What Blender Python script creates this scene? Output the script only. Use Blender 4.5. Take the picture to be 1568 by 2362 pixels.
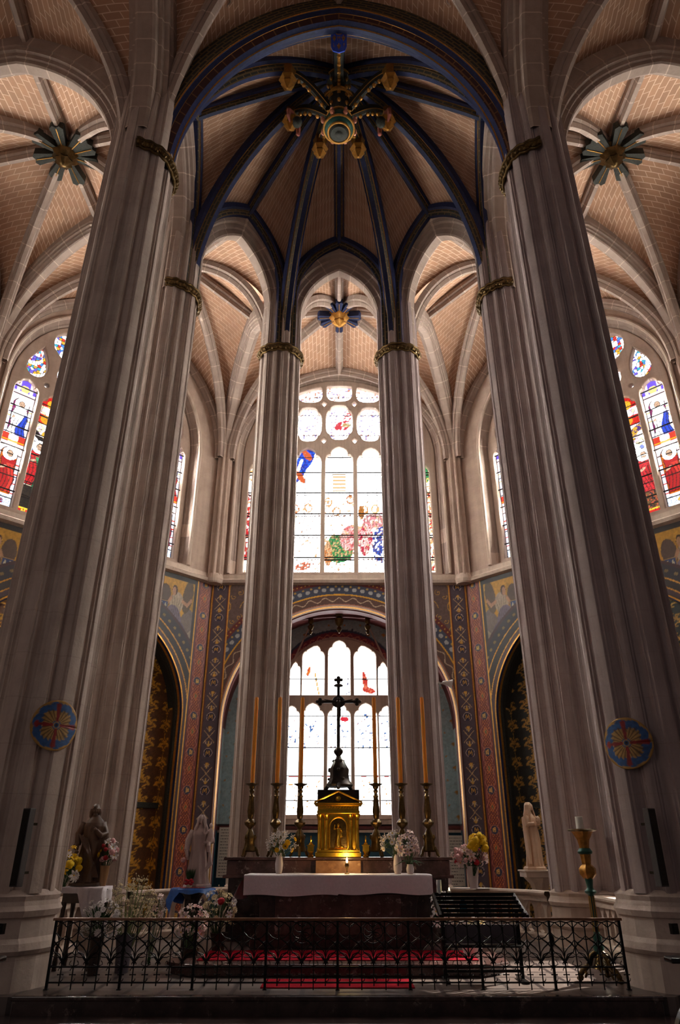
import bpy, math, random
import numpy as np
from mathutils import Vector, Matrix
random.seed(7)
rng = np.random.default_rng(7)
PI = math.pi
SC = bpy.context.scene
COL = SC.collection
for o in list(bpy.data.objects):
    bpy.data.objects.remove(o)

# ------------------------------------------------------------------ camera
CAM_H = 1.83
PITCH = 26.3
cd = bpy.data.cameras.new('camera'); cam = bpy.data.objects.new('camera', cd); COL.objects.link(cam)
cd.sensor_fit = 'VERTICAL'; cd.sensor_height = 36.0; cd.lens = 24.0
cam.location = (0.03, 0, CAM_H); cam.rotation_euler = (math.radians(90 + PITCH), 0, 0)
cd.clip_end = 200; SC.camera = cam

# ------------------------------------------------------------------ world, exposure, large lights
SC.view_settings.view_transform = 'Standard'; SC.view_settings.look = 'None'
SC.view_settings.exposure = -0.2; SC.view_settings.gamma = 1.0
SC.view_settings.use_curve_mapping = False
SC.cycles.max_bounces = 6; SC.cycles.diffuse_bounces = 4; SC.cycles.glossy_bounces = 3
SC.cycles.sample_clamp_indirect = 6.0
SC.cycles.use_denoising = True
w = bpy.data.worlds.new('world'); SC.world = w; w.use_nodes = True
bg = w.node_tree.nodes['Background']; bg.inputs[0].default_value = (0.92, 0.78, 0.76, 1); bg.inputs[1].default_value = 0.056
GLASS_MAIN = 8.0      # daylight behind the axial windows
GLASS_SIDE = 2.9      # daylight behind the diagonal windows
GLASS_BAY = 0.7       # glow of the unseen side bay windows, turned down to keep the vaults dark

def area(name, loc, rot, sx, sy, power, color):
    l = bpy.data.lights.new(name, 'AREA'); l.shape = 'RECTANGLE'; l.size = sx; l.size_y = sy
    l.energy = power; l.color = color
    o = bpy.data.objects.new(name, l); o.location = loc; o.rotation_euler = rot; COL.objects.link(o); return o
def aim(o, tgt):
    d = Vector(tgt) - o.location; o.rotation_euler = d.to_track_quat('-Z', 'Y').to_euler()
# daylight of the nave clerestory and west end behind the photographer
L = area('daylight_nave_left', (-9.5, -3.0, 9.0), (0, 0, 0), 5, 9, 150, (1.0, 0.84, 0.76)); aim(L, (1, 13, 13))
L = area('daylight_nave_right', (9.5, -3.0, 9.0), (0, 0, 0), 5, 9, 14, (0.9, 0.82, 1.0)); aim(L, (-3, 13, 13))
# spot added inside the right bay, standing in for a sunbeam on the floor
sl = bpy.data.lights.new('sunbeam_spot', 'SPOT'); sl.energy = 22000; sl.spot_size = math.radians(13); sl.spot_blend = 0.25
sl.shadow_soft_size = 0.08; sl.color = (1, 0.93, 0.8)
so = bpy.data.objects.new('sunbeam_spot', sl); so.location = (9.6, 15.6, 5.6); COL.objects.link(so); aim(so, (2.75, 11.2, 0.3))

# ------------------------------------------------------------------ helpers
def srgb(r, g, b):
    f = lambda c: (c/255/12.92) if c/255 <= 0.04045 else ((c/255+0.055)/1.055)**2.4
    return (f(r), f(g), f(b))
def lin(a):
    a = np.asarray(a, float)/255
    return np.where(a <= 0.04045, a/12.92, ((a+0.055)/1.055)**2.4)
def tag(o, label=None, cat=None, group=None, kind=None):
    if label: o['label'] = label
    if cat: o['category'] = cat
    if group: o['group'] = group
    if kind: o['kind'] = kind
    return o
def empty(name, loc=(0, 0, 0), rz=0, parent=None):
    o = bpy.data.objects.new(name, None); o.location = loc; o.rotation_euler = (0, 0, rz)
    o.empty_display_size = 0.1
    COL.objects.link(o)
    if parent: o.parent = parent
    return o
def copy_tree(o, parent=None):
    c = o.copy(); COL.objects.link(c); c.parent = parent
    for ch in list(o.children): copy_tree(ch, c)
    return c
def link(name, me, parent=None, loc=(0, 0, 0), rz=0):
    o = bpy.data.objects.new(name, me); o.location = loc; o.rotation_euler = (0, 0, rz); COL.objects.link(o)
    if parent: o.parent = parent
    return o
def mesh_np(name, V, F, mats, parent=None, uv=None, col=None, mi=None, smooth=True):
    """V (n,3), F (m,4) quads; uv/col per vertex"""
    me = bpy.data.meshes.new(name)
    n, m = len(V), len(F)
    me.vertices.add(n); me.vertices.foreach_set('co', np.asarray(V, np.float32).ravel())
    me.loops.add(m*4); me.loops.foreach_set('vertex_index', np.asarray(F, np.int32).ravel())
    me.polygons.add(m); me.polygons.foreach_set('loop_start', np.arange(0, m*4, 4, dtype=np.int32))
    try: me.polygons.foreach_set('loop_total', np.full(m, 4, np.int32))
    except Exception: pass
    if uv is not None:
        l = me.uv_layers.new(name='UVMap'); l.data.foreach_set('uv', np.asarray(uv, np.float32)[np.asarray(F).ravel()].ravel())
    if col is not None:
        a = me.color_attributes.new('Col', 'FLOAT_COLOR', 'POINT')
        c4 = np.ones((n, 4), np.float32); c4[:, :3] = col; a.data.foreach_set('color', c4.ravel())
    for mt in (mats if isinstance(mats, (list, tuple)) else [mats]): me.materials.append(mt)
    if mi is not None: me.polygons.foreach_set('material_index', np.asarray(mi, np.int32))
    me.polygons.foreach_set('use_smooth', np.full(m, bool(smooth)))
    me.update(calc_edges=True)
    return link(name, me, parent)
def grid_faces(ns, nt, flip=False):
    i, j = np.meshgrid(np.arange(ns-1), np.arange(nt-1), indexing='ij')
    a = (i*nt+j).ravel(); b = a+nt; c = b+1; d = a+1
    return np.stack([a, d, c, b] if flip else [a, b, c, d], 1)
def patch(name, P, mats, parent=None, uv=None, col=None, smooth=True, flip=False, mi=None):
    ns, nt = P.shape[:2]
    return mesh_np(name, P.reshape(-1, 3), grid_faces(ns, nt, flip), mats, parent,
                   None if uv is None else uv.reshape(-1, 2), None if col is None else col.reshape(-1, 3), mi, smooth)
def painted(name, frame, u0, u1, v0, v1, cell, fn, mat, parent=None):
    """flat painted panel; frame = (origin, udir); fn(U,V)->rgb linear"""
    O, ud = np.array(frame[0], float), np.array(frame[1], float)
    nu = max(2, int((u1-u0)/cell)+1); nv = max(2, int((v1-v0)/cell)+1)
    U, V = np.meshgrid(np.linspace(u0, u1, nu), np.linspace(v0, v1, nv), indexing='ij')
    P = O + U[..., None]*ud + V[..., None]*np.array([0, 0, 1.0])
    return patch(name, P, mat, parent, np.stack([U, V], -1), fn(U, V), smooth=False)

def norm(v):
    v = np.asarray(v, float); return v/(np.linalg.norm(v)+1e-12)
def sweep(name, path, prof, mats, parent=None, segm=None, closed=False, lateral=None, smooth=False, flat_end=False):
    path = np.asarray(path, float); prof = np.asarray(prof, float)
    T = np.gradient(path, axis=0); T /= np.linalg.norm(T, axis=1)[:, None]+1e-12
    if flat_end: T[-1] = norm([T[-1][0], T[-1][1], 0])
    if lateral is None:
        d = path[-1]-path[0]; lateral = norm([-d[1], d[0], 0])
    Lt = np.asarray(lateral, float)
    if Lt.ndim == 1: Lt = np.repeat(Lt[None], len(path), 0)
    N = np.cross(T, Lt); N /= np.linalg.norm(N, axis=1)[:, None]+1e-12
    s = np.where((N[:, 2:3]) < -1e-6, -1, 1) if False else np.ones((len(path), 1))
    N = N*s
    pr = np.vstack([prof, prof[:1]])
    P = path[:, None] + pr[None, :, 0:1]*Lt[:, None] + pr[None, :, 1:2]*N[:, None]
    al = np.r_[0, np.cumsum(np.linalg.norm(np.diff(path, axis=0), axis=1))]
    pl = np.r_[0, np.cumsum(np.linalg.norm(np.diff(pr, axis=0), axis=1))]
    UV = np.stack(np.meshgrid(al, pl, indexing='ij'), -1)
    mi = None
    if segm is not None: mi = np.tile(np.array(segm), len(path)-1)
    return patch(name, P, mats, parent, UV, smooth=smooth, mi=mi)

class MB:
    def __init__(s): s.v = []; s.f = []; s.m = []; s.cm = 0
    def mat(s, i): s.cm = i; return s
    def add(s, vs, fs):
        b = len(s.v); s.v += [tuple(x) for x in vs]
        s.f += [tuple(b+i for i in f) for f in fs]; s.m += [s.cm]*len(fs); return s
    def box(s, c, d, rz=0, taper=1.0, bev=0):
        x, y, z = d[0]/2, d[1]/2, d[2]/2; ca, sa = math.cos(rz), math.sin(rz); vs = []
        for k, (sx, sy, sz) in enumerate([(-1,-1,-1),(1,-1,-1),(1,1,-1),(-1,1,-1),(-1,-1,1),(1,-1,1),(1,1,1),(-1,1,1)]):
            t = taper if sz > 0 else 1
            px, py = sx*x*t, sy*y*t
            vs.append((c[0]+px*ca-py*sa, c[1]+px*sa+py*ca, c[2]+sz*z))
        return s.add(vs, [(3,2,1,0),(4,5,6,7),(0,1,5,4),(1,2,6,5),(2,3,7,6),(3,0,4,7)])
    def lathe(s, prof, c=(0,0,0), seg=20, sx=1, sy=1, fn=None, caps=True):
        vs = []; fs = []; n = len(prof)
        for i, (r, z) in enumerate(prof):
            for k in range(seg):
                a = 2*PI*k/seg; rr = r if fn is None else r*fn(a, z)
                vs.append((c[0]+rr*math.cos(a)*sx, c[1]+rr*math.sin(a)*sy, c[2]+z))
        for i in range(n-1):
            for k in range(seg):
                k2 = (k+1) % seg; fs.append((i*seg+k, i*seg+k2, (i+1)*seg+k2, (i+1)*seg+k))
        if caps:
            fs.append(tuple(range(seg-1, -1, -1))); fs.append(tuple((n-1)*seg+k for k in range(seg)))
        return s.add(vs, fs)
    def tube(s, pts, r, seg=8, caps=True):
        pts = [Vector(p) for p in pts]; n = len(pts)
        rs = r if isinstance(r, (list, tuple)) else [r]*n
        T = [(pts[min(i+1, n-1)]-pts[max(i-1, 0)]).normalized() for i in range(n)]
        ref = Vector((0, 0, 1)) if abs(T[0].z) < .9 else Vector((1, 0, 0))
        A = T[0].cross(ref).normalized(); vs = []; fs = []
        for i in range(n):
            A = (A - T[i]*A.dot(T[i])).normalized(); B = T[i].cross(A)
            for k in range(seg):
                a = 2*PI*k/seg; vs.append(pts[i]+(A*math.cos(a)+B*math.sin(a))*rs[i])
        for i in range(n-1):
            for k in range(seg):
                k2 = (k+1) % seg; fs.append((i*seg+k, i*seg+k2, (i+1)*seg+k2, (i+1)*seg+k))
        if caps:
            fs.append(tuple(range(seg-1, -1, -1))); fs.append(tuple((n-1)*seg+k for k in range(seg)))
        return s.add(vs, fs)
    def ball(s, c, r, seg=12, rings=8, rot=None):
        r = r if isinstance(r, (tuple, list)) else (r, r, r); vs = []; fs = []
        vs.append((0, 0, -1))
        for i in range(1, rings):
            ph = -PI/2+PI*i/rings
            for k in range(seg):
                a = 2*PI*k/seg; vs.append((math.cos(ph)*math.cos(a), math.cos(ph)*math.sin(a), math.sin(ph)))
        vs.append((0, 0, 1))
        vs = [Vector((x*r[0], y*r[1], z*r[2])) for x, y, z in vs]
        if rot is not None: vs = [rot @ v for v in vs]
        vs = [v+Vector(c) for v in vs]
        for k in range(seg): fs.append((0, 1+(k+1) % seg, 1+k))
        for i in range(rings-2):
            for k in range(seg):
                a = 1+i*seg+k; b = 1+i*seg+(k+1) % seg; fs.append((a, b, b+seg, a+seg))
        t = len(vs)-1
        for k in range(seg): fs.append((t, 1+(rings-2)*seg+k, 1+(rings-2)*seg+(k+1) % seg))
        return s.add(vs, fs)
    def prism(s, poly, y0, y1, plane='xz', off=(0, 0, 0)):
        n = len(poly)
        def P(a, b, d):
            p = {'xz': (a, d, b), 'xy': (a, b, d), 'yz': (d, a, b)}[plane]
            return (p[0]+off[0], p[1]+off[1], p[2]+off[2])
        vs = [P(a, b, y0) for a, b in poly]+[P(a, b, y1) for a, b in poly]
        fs = [tuple(range(n-1, -1, -1)), tuple(range(n, 2*n))]+[(i, (i+1) % n, n+(i+1) % n, n+i) for i in range(n)]
        return s.add(vs, fs)
    def xform(s, M, start=0):
        for i in range(start, len(s.v)): s.v[i] = tuple(M @ Vector(s.v[i]))
        return s
    def mesh(s, name, mats, smooth=False, bevel=0):
        me = bpy.data.meshes.new(name); me.from_pydata(s.v, [], s.f)
        for m in (mats if isinstance(mats, (list, tuple)) else [mats]): me.materials.append(m)
        me.polygons.foreach_set('material_index', s.m)
        if smooth:
            me.polygons.foreach_set('use_smooth', [True]*len(s.f))
            try: me.set_sharp_from_angle(angle=math.radians(42))
            except Exception: pass
        me.update(); return me
    def build(s, name, mats, parent=None, loc=(0, 0, 0), rz=0, smooth=False, bevel=0):
        o = link(name, s.mesh(name, mats, smooth), parent, loc, rz)
        if bevel:
            b = o.modifiers.new('bevel', 'BEVEL'); b.width = bevel; b.segments = 2; b.limit_method = 'ANGLE'
        return o

def filled(name, loops, thick, bevel, mats, parent=None, res=1):
    """2D outline with holes -> solid plate (x = u, z = v, thickness along y), as mesh"""
    cu = bpy.data.curves.new(name, 'CURVE'); cu.dimensions = '2D'; cu.fill_mode = 'BOTH'
    for lp in loops:
        sp = cu.splines.new('POLY'); sp.points.add(len(lp)-1)
        for p, (a, b) in zip(sp.points, lp): p.co = (a, b, 0, 1)
        sp.use_cyclic_u = True
    cu.extrude = thick/2; cu.bevel_depth = bevel; cu.bevel_resolution = res; cu.offset = -bevel
    tmp = bpy.data.objects.new('tmp', cu); COL.objects.link(tmp)
    dg = bpy.context.evaluated_depsgraph_get()
    me = bpy.data.meshes.new_from_object(tmp.evaluated_get(dg))
    bpy.data.objects.remove(tmp); bpy.data.curves.remove(cu)
    me.name = name; me.transform(Matrix.Rotation(PI/2, 4, 'X'))
    me.materials.clear()
    for m in (mats if isinstance(mats, (list, tuple)) else [mats]): me.materials.append(m)
    for p in me.polygons: p.use_smooth = False
    return link(name, me, parent)
def remeshed(mb, name, mats, voxel, parent=None, loc=(0, 0, 0), rz=0, smooth_it=2):
    tmp = mb.build('tmp', mats)
    r = tmp.modifiers.new('r', 'REMESH'); r.mode = 'VOXEL'; r.voxel_size = voxel
    sm = tmp.modifiers.new('s', 'SMOOTH'); sm.iterations = smooth_it; sm.factor = .5
    dg = bpy.context.evaluated_depsgraph_get(); dg.update()
    me = bpy.data.meshes.new_from_object(tmp.evaluated_get(dg)); bpy.data.objects.remove(tmp)
    me.name = name; me.polygons.foreach_set('use_smooth', [True]*len(me.polygons))
    return link(name, me, parent, loc, rz)
def text_mesh(name, body, size, mat, parent, M, ext=.002):
    cu = bpy.data.curves.new(name, 'FONT'); cu.body = body; cu.size = size; cu.extrude = ext; cu.align_x = 'CENTER'; cu.align_y = 'CENTER'
    tmp = bpy.data.objects.new('tmp', cu); COL.objects.link(tmp)
    dg = bpy.context.evaluated_depsgraph_get(); me = bpy.data.meshes.new_from_object(tmp.evaluated_get(dg))
    bpy.data.objects.remove(tmp); me.transform(M); me.materials.clear(); me.materials.append(mat); me.name = name
    return link(name, me, parent)

# ------------------------------------------------------------------ materials
MATS = {}
def nodes(name):
    m = bpy.data.materials.new(name); m.use_nodes = True; nt = m.node_tree
    return m, nt, nt.nodes['Principled BSDF']
def N(nt, t, **k):
    n = nt.nodes.new(t)
    for a, b in k.items(): setattr(n, a, b)
    return n
def lnk(nt, a, b): nt.links.new(a, b)
def mix(nt, f, a, b, mode='MIX'):
    n = N(nt, 'ShaderNodeMix', data_type='RGBA', blend_type=mode)
    for sock, val in ((n.inputs[0], f), (n.inputs[6], a), (n.inputs[7], b)):
        if hasattr(val, 'links'): lnk(nt, val, sock)
        elif isinstance(val, (int, float)): sock.default_value = val
        else: sock.default_value = (*val, 1)
    return n.outputs[2]
def noise(nt, scale, detail=4, vec=None, rough=.6):
    n = N(nt, 'ShaderNodeTexNoise'); n.inputs['Scale'].default_value = scale; n.inputs['Detail'].default_value = detail
    n.inputs['Roughness'].default_value = rough
    if vec: lnk(nt, vec, n.inputs['Vector'])
    return n.outputs['Fac']
def ramp(nt, f, p0, p1, c0=(0,0,0), c1=(1,1,1)):
    r = N(nt, 'ShaderNodeValToRGB'); r.color_ramp.elements[0].position = p0; r.color_ramp.elements[1].position = p1
    r.color_ramp.elements[0].color = (*c0, 1); r.color_ramp.elements[1].color = (*c1, 1); lnk(nt, f, r.inputs[0]); return r.outputs[0]
def mapping(nt, src, sc):
    m = N(nt, 'ShaderNodeMapping'); m.inputs['Scale'].default_value = sc; lnk(nt, src, m.inputs['Vector']); return m.outputs[0]
def math_(nt, op, a, b=0.0):
    n = N(nt, 'ShaderNodeMath', operation=op)
    for s, v in ((n.inputs[0], a), (n.inputs[1], b)):
        if hasattr(v, 'links'): lnk(nt, v, s)
        else: s.default_value = v
    return n.outputs[0]
def bump(nt, bs, h, st=.3, dist=.02):
    b = N(nt, 'ShaderNodeBump'); b.inputs['Strength'].default_value = st; b.inputs['Distance'].default_value = dist
    lnk(nt, h, b.inputs['Height']); lnk(nt, b.outputs[0], bs.inputs['Normal'])
def plain(name, c, rough=.6, metal=0, var=.25, scale=12, bmp=.15, spec=.5, coat=0):
    m, nt, bs = nodes(name); tc = N(nt, 'ShaderNodeTexCoord').outputs['Object']
    nz = noise(nt, scale, 5, tc); d = tuple(x*(1-var) for x in c); e = tuple(min(1, x*(1+var)) for x in c)
    lnk(nt, mix(nt, ramp(nt, nz, .3, .7), d, e), bs.inputs['Base Color'])
    bs.inputs['Roughness'].default_value = rough; bs.inputs['Metallic'].default_value = metal
    bs.inputs['Specular IOR Level'].default_value = spec; bs.inputs['Coat Weight'].default_value = coat
    if bmp: bump(nt, bs, nz, bmp, .01)
    return m
def stone(name, c, c2, joint=.6, axis='z', jc=(150,130,118), streak=.5):
    """limestone; joint lines every `joint` m along z (object) or along the sweep (uv)"""
    m, nt, bs = nodes(name); tcn = N(nt, 'ShaderNodeTexCoord'); tc = tcn.outputs['Object']
    n1 = noise(nt, 1.3, 6, tc, .65); n2 = noise(nt, 1.0, 5, mapping(nt, tc, (7, 7, .5)))
    n3 = noise(nt, 18, 3, tc)
    base = mix(nt, ramp(nt, n1, .35, .65), srgb(*c), srgb(*c2))
    base = mix(nt, math_(nt, 'MULTIPLY', ramp(nt, n2, .45, .75), streak), base, tuple(x*.55 for x in srgb(*c)), 'MIX')
    base = mix(nt, math_(nt, 'MULTIPLY', ramp(nt, n3, .62, .75), .25), base, tuple(x*.5 for x in srgb(*c)))
    sep = N(nt, 'ShaderNodeSeparateXYZ')
    lnk(nt, tc if axis == 'z' else tcn.outputs['UV'], sep.inputs[0])
    co = sep.outputs['Z' if axis == 'z' else 'X']
    fr = math_(nt, 'FRACT', math_(nt, 'DIVIDE', co, joint))
    ln = math_(nt, 'LESS_THAN', fr, .022 if axis == 'z' else .045)
    base = mix(nt, math_(nt, 'MULTIPLY', ln, .30 if axis == 'z' else .85), base, srgb(*jc))
    lnk(nt, base, bs.inputs['Base Color']); bs.inputs['Roughness'].default_value = .8; bs.inputs['Specular IOR Level'].default_value = .3
    bump(nt, bs, math_(nt, 'ADD', n3, math_(nt, 'MULTIPLY', n1, 2)), .25, .02)
    return m
def brickm(name, c1, c2, mortar, bw=.40, bh=.17, ms=.012):
    m, nt, bs = nodes(name); tcn = N(nt, 'ShaderNodeTexCoord')
    b = N(nt, 'ShaderNodeTexBrick'); lnk(nt, tcn.outputs['UV'], b.inputs['Vector'])
    b.inputs['Scale'].default_value = 1; b.inputs['Brick Width'].default_value = bw; b.inputs['Row Height'].default_value = bh
    b.inputs['Mortar Size'].default_value = ms; b.inputs['Mortar Smooth'].default_value = .2
    b.inputs['Color1'].default_value = (*srgb(*c1), 1); b.inputs['Color2'].default_value = (*srgb(*c2), 1); b.inputs['Mortar'].default_value = (*srgb(*mortar), 1)
    n1 = noise(nt, .6, 5, tcn.outputs['Object'])
    col = mix(nt, math_(nt, 'MULTIPLY', ramp(nt, n1, .4, .7), .35), b.outputs['Color'], tuple(x*.55 for x in srgb(*c1)))
    lnk(nt, col, bs.inputs['Base Color']); bs.inputs['Roughness'].default_value = .85
    return m
def colm(name, rough=.6, metal=0, emit=0, var=.2, spec=.4):
    """material reading the painted colour attribute"""
    m, nt, bs = nodes(name); a = N(nt, 'ShaderNodeAttribute', attribute_name='Col')
    tc = N(nt, 'ShaderNodeTexCoord').outputs['Object']
    nz = noise(nt, 9, 5, tc)
    c = mix(nt, math_(nt, 'MULTIPLY', ramp(nt, nz, .4, .75), var), a.outputs['Color'], (.02, .015, .012))
    if emit:
        bs.inputs['Base Color'].default_value = (.02, .02, .02, 1); bs.inputs['Roughness'].default_value = .3
        lnk(nt, a.outputs['Color'], bs.inputs['Emission Color']); bs.inputs['Emission Strength'].default_value = emit
    else:
        lnk(nt, c, bs.inputs['Base Color']); bs.inputs['Roughness'].default_value = rough
        bs.inputs['Metallic'].default_value = metal; bs.inputs['Specular IOR Level'].default_value = spec
    return m
def marble(name, c1, c2, vein, rough=.25, scale=2.2):
    m, nt, bs = nodes(name); tc = N(nt, 'ShaderNodeTexCoord').outputs['Object']
    n1 = noise(nt, scale, 8, tc, .7); n2 = noise(nt, scale*2.6, 8, tc, .75)
    b = mix(nt, ramp(nt, n1, .42, .6), srgb(*c1), srgb(*c2)); b = mix(nt, ramp(nt, n2, .58, .66), b, srgb(*vein))
    lnk(nt, b, bs.inputs['Base Color']); bs.inputs['Roughness'].default_value = rough; return m

M = dict(
 stone=stone('pier_limestone', (176,156,146), (196,178,166), .62, 'z'),
 stone_shaded=stone('pier_limestone_shaded', (158,140,138), (176,158,154), .62, 'z'),  # pier stone with the darker right side's shade put into its colour
 ribstone=stone('rib_limestone', (150,130,120), (168,148,136), .62, 'uv', (200,176,160), .2),
 wallstone=stone('wall_limestone', (172,148,134), (190,166,150), .45, 'z', (200,180,165), .3),
 sill=stone('sill_limestone', (190,168,152), (205,184,168), 9., 'z'),
 brick=brickm('vault_brick', (188,144,114), (170,130,104), (226,196,172)),
 glass_main=colm('stained_glass_axial', emit=GLASS_MAIN),
 glass_low=colm('stained_glass_chapel', emit=GLASS_MAIN*1.0),
 glass_bay=colm('stained_glass_side_bay', emit=GLASS_BAY),
 glass_side=colm('stained_glass_diagonal', emit=GLASS_SIDE),
 paint=colm('wall_painting', .55, 0, 0, .35),
 painted_gold=colm('painted_gilding', .38, .35, 0, .25),
 blue=plain('painted_blue', srgb(23,31,66), .6, 0, .35, 14, .15, .3),
 red=plain('painted_dark_red', srgb(92,32,28), .5, 0, .35, 14),
 darkrib=plain('painted_dark_green', srgb(46,46,42), .75, 0, .5, 30, .15, .2), leafrib=brickm('painted_leaf_band', (44,44,38), (30,30,34), (104,82,50), .30, .10, .022), zigzag=brickm('painted_zigzag_band', (60,24,22), (50,20,22), (112,74,44), .34, .30, .02),
 goldpaint=plain('gold_leaf', srgb(168,118,52), .4, .7, .3, 20),
 gold=plain('polished_brass', srgb(236,184,64), .25, 1, .2, 18, .1),
 bronze=plain('dark_bronze', srgb(92,72,42), .32, .9, .35, 22, .3),
 bronzedark=plain('black_bronze', srgb(46,38,34), .4, .7, .3, 22, .3),
 iron=plain('black_iron', srgb(22,20,20), .3, .6, .3, 20, .1),
 ironrail=plain('brown_handrail', srgb(120,78,52), .28, .2, .2, 20, .05),
 lead=plain('window_iron', srgb(34,30,30), .6, .3, .2, 10, 0),
 marble=marble('red_grey_marble', (64,44,42), (96,68,64), (150,128,122)),
 marbledark=marble('dark_marble', (46,34,34), (70,54,52), (116,98,92), .2),
 cloth=plain('white_linen', srgb(226,216,222), .85, 0, .06, 30, .3),
 bluecloth=plain('blue_satin', srgb(40,92,170), .4, 0, .3, 8, .3),
 carpet=plain('red_carpet', srgb(132,6,28), .95, 0, .3, 60, .5, .05),
 statue_white=plain('pale_plaster', srgb(196,172,166), .55, 0, .1, 6, .1),
 statue_cream=plain('cream_plaster', srgb(226,190,158), .6, 0, .08, 6, .1),
 statue_brown=plain('brown_painted_wood', srgb(84,56,38), .5, 0, .3, 8, .2),
 wood=plain('dark_wood', srgb(48,32,24), .4, 0, .4, 10, .2),
 blackwood=plain('black_wood', srgb(16,12,10), .25, 0, .3, 10, .1),
 wax=plain('amber_wax', srgb(232,150,44), .5, 0, .08, 5, 0),
 whitewax=plain('white_wax', srgb(232,226,214), .5, 0, .05, 5, 0),
 ceramic=plain('white_ceramic', srgb(214,200,198), .25, 0, .04, 5, 0),
 tanceramic=plain('tan_ceramic', srgb(150,112,76), .4, 0, .1, 5, 0),
 green=plain('leaf_green', srgb(44,74,34), .55, 0, .4, 20, 0),
 palegreen=plain('pale_stem', srgb(120,130,84), .6, 0, .3, 20, 0),
 dgreen=plain('green_patina', srgb(32,74,64), .35, .4, .3, 14, .1),
 speaker=plain('grey_speaker', srgb(52,48,52), .5, 0, .2, 80, .2),
 paper=plain('paper_card', srgb(214,200,184), .8, 0, .05, 10, 0),
 ink=plain('ink', srgb(60,50,48), .8, 0, .1, 10, 0),
 grey=plain('grey_panel', srgb(92,84,92), .5, 0, .1, 10, 0),
 lampwhite=plain('white_enamel', srgb(214,206,200), .35, 0, .05, 10, 0),
 glassjar=plain('candle_glass', srgb(210,214,214), .1, 0, .05, 5, 0),
)
M['wax'].node_tree.nodes['Principled BSDF'].inputs['Subsurface Weight'].default_value = .25
for nme, c in dict(white=(236,228,226), cream=(232,214,176), pink=(222,168,168), yellow=(240,196,20), red=(176,20,40), rose=(214,92,96), blush=(232,204,200)).items():
    M['f_'+nme] = plain('petal_'+nme, srgb(*c), .7, 0, .12, 30, 0)
    M['f_'+nme].node_tree.nodes['Principled BSDF'].inputs['Subsurface Weight'].default_value = .0
fm, nt, bs = nodes('candle_flame'); bs.inputs['Emission Color'].default_value = (1, .72, .3, 1); bs.inputs['Emission Strength'].default_value = 60; M['flame'] = fm
# sanctuary floor: worn stone squares with dark borders
fm, nt, bs = nodes('sanctuary_floor'); tc = N(nt, 'ShaderNodeTexCoord').outputs['Object']
ck = N(nt, 'ShaderNodeTexBrick'); lnk(nt, tc, ck.inputs['Vector']); ck.inputs['Scale'].default_value = 1
ck.inputs['Brick Width'].default_value = .42; ck.inputs['Row Height'].default_value = .42; ck.inputs['Mortar Size'].default_value = .03; ck.offset = 0
ck.inputs['Color1'].default_value = (*srgb(104,92,88), 1); ck.inputs['Color2'].default_value = (*srgb(124,108,102), 1); ck.inputs['Mortar'].default_value = (*srgb(52,42,42), 1)
lnk(nt, mix(nt, math_(nt, 'MULTIPLY', noise(nt, 3, 6, tc), .4), ck.outputs['Color'], (.05, .04, .04)), bs.inputs['Base Color']); bs.inputs['Roughness'].default_value = .3; M['floor'] = fm
# ------------------------------------------------------------------ painted patterns (numpy, linear rgb)
def C(r, g, b): return np.array(srgb(r, g, b))
def put(col, mask, c, a=1.0):
    m = np.clip(np.asarray(mask, float), 0, 1)[..., None]*a
    return col*(1-m) + np.asarray(c)*m
def hash2(i, j, k=0):
    h = np.sin(i*127.1+j*311.7+k*74.7)*43758.5453
    return h-np.floor(h)
def mosaic(U, V, cell, seed=0):
    iu, iv = np.floor(U/cell), np.floor(V/cell)
    b1 = np.full(U.shape, 9.0); b2 = np.full(U.shape, 9.0); h = np.zeros(U.shape)
    for di in (-1, 0, 1):
        for dj in (-1, 0, 1):
            ci, cj = iu+di, iv+dj
            px = (ci+.15+.7*hash2(ci, cj, seed)); py = (cj+.15+.7*hash2(ci, cj, seed+5))
            d = np.hypot(U/cell-px, V/cell-py); hh = hash2(ci, cj, seed+11)
            nb = d < b1
            b2 = np.where(nb, b1, np.minimum(b2, d)); h = np.where(nb, hh, h); b1 = np.where(nb, d, b1)
    return h, b2-b1
def pick(h, pal):
    pal = np.array([C(*p) for p in pal]); return pal[np.clip((h*len(pal)).astype(int), 0, len(pal)-1)]
def pline(U, V, pts, w):
    d = np.full(np.shape(U), 9.0)
    for (x0, y0), (x1, y1) in zip(pts[:-1], pts[1:]):
        dx, dy = x1-x0, y1-y0; t = np.clip(((U-x0)*dx+(V-y0)*dy)/(dx*dx+dy*dy+1e-9), 0, 1)
        d = np.minimum(d, np.hypot(U-x0-t*dx, V-y0-t*dy))
    return d < w
def ell(U, V, x, y, a, b, rot=0):
    c, s = math.cos(rot), math.sin(rot); X = (U-x)*c+(V-y)*s; Y = -(U-x)*s+(V-y)*c
    return (X/a)**2+(Y/b)**2 < 1
def spiral(x, y, r, turns=1.6, hand=1, a0=0, n=18):
    return [(x+hand*(r*(1-t*.85))*math.cos(a0+t*turns*2*PI), y+(r*(1-t*.85))*math.sin(a0+t*turns*2*PI)) for t in np.linspace(0, 1, n)]
def vary(col, U, V, amt=.15, s=.06, seed=3):
    h, _ = mosaic(U, V, s, seed); return col*(1-amt+2*amt*h[..., None])

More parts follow.
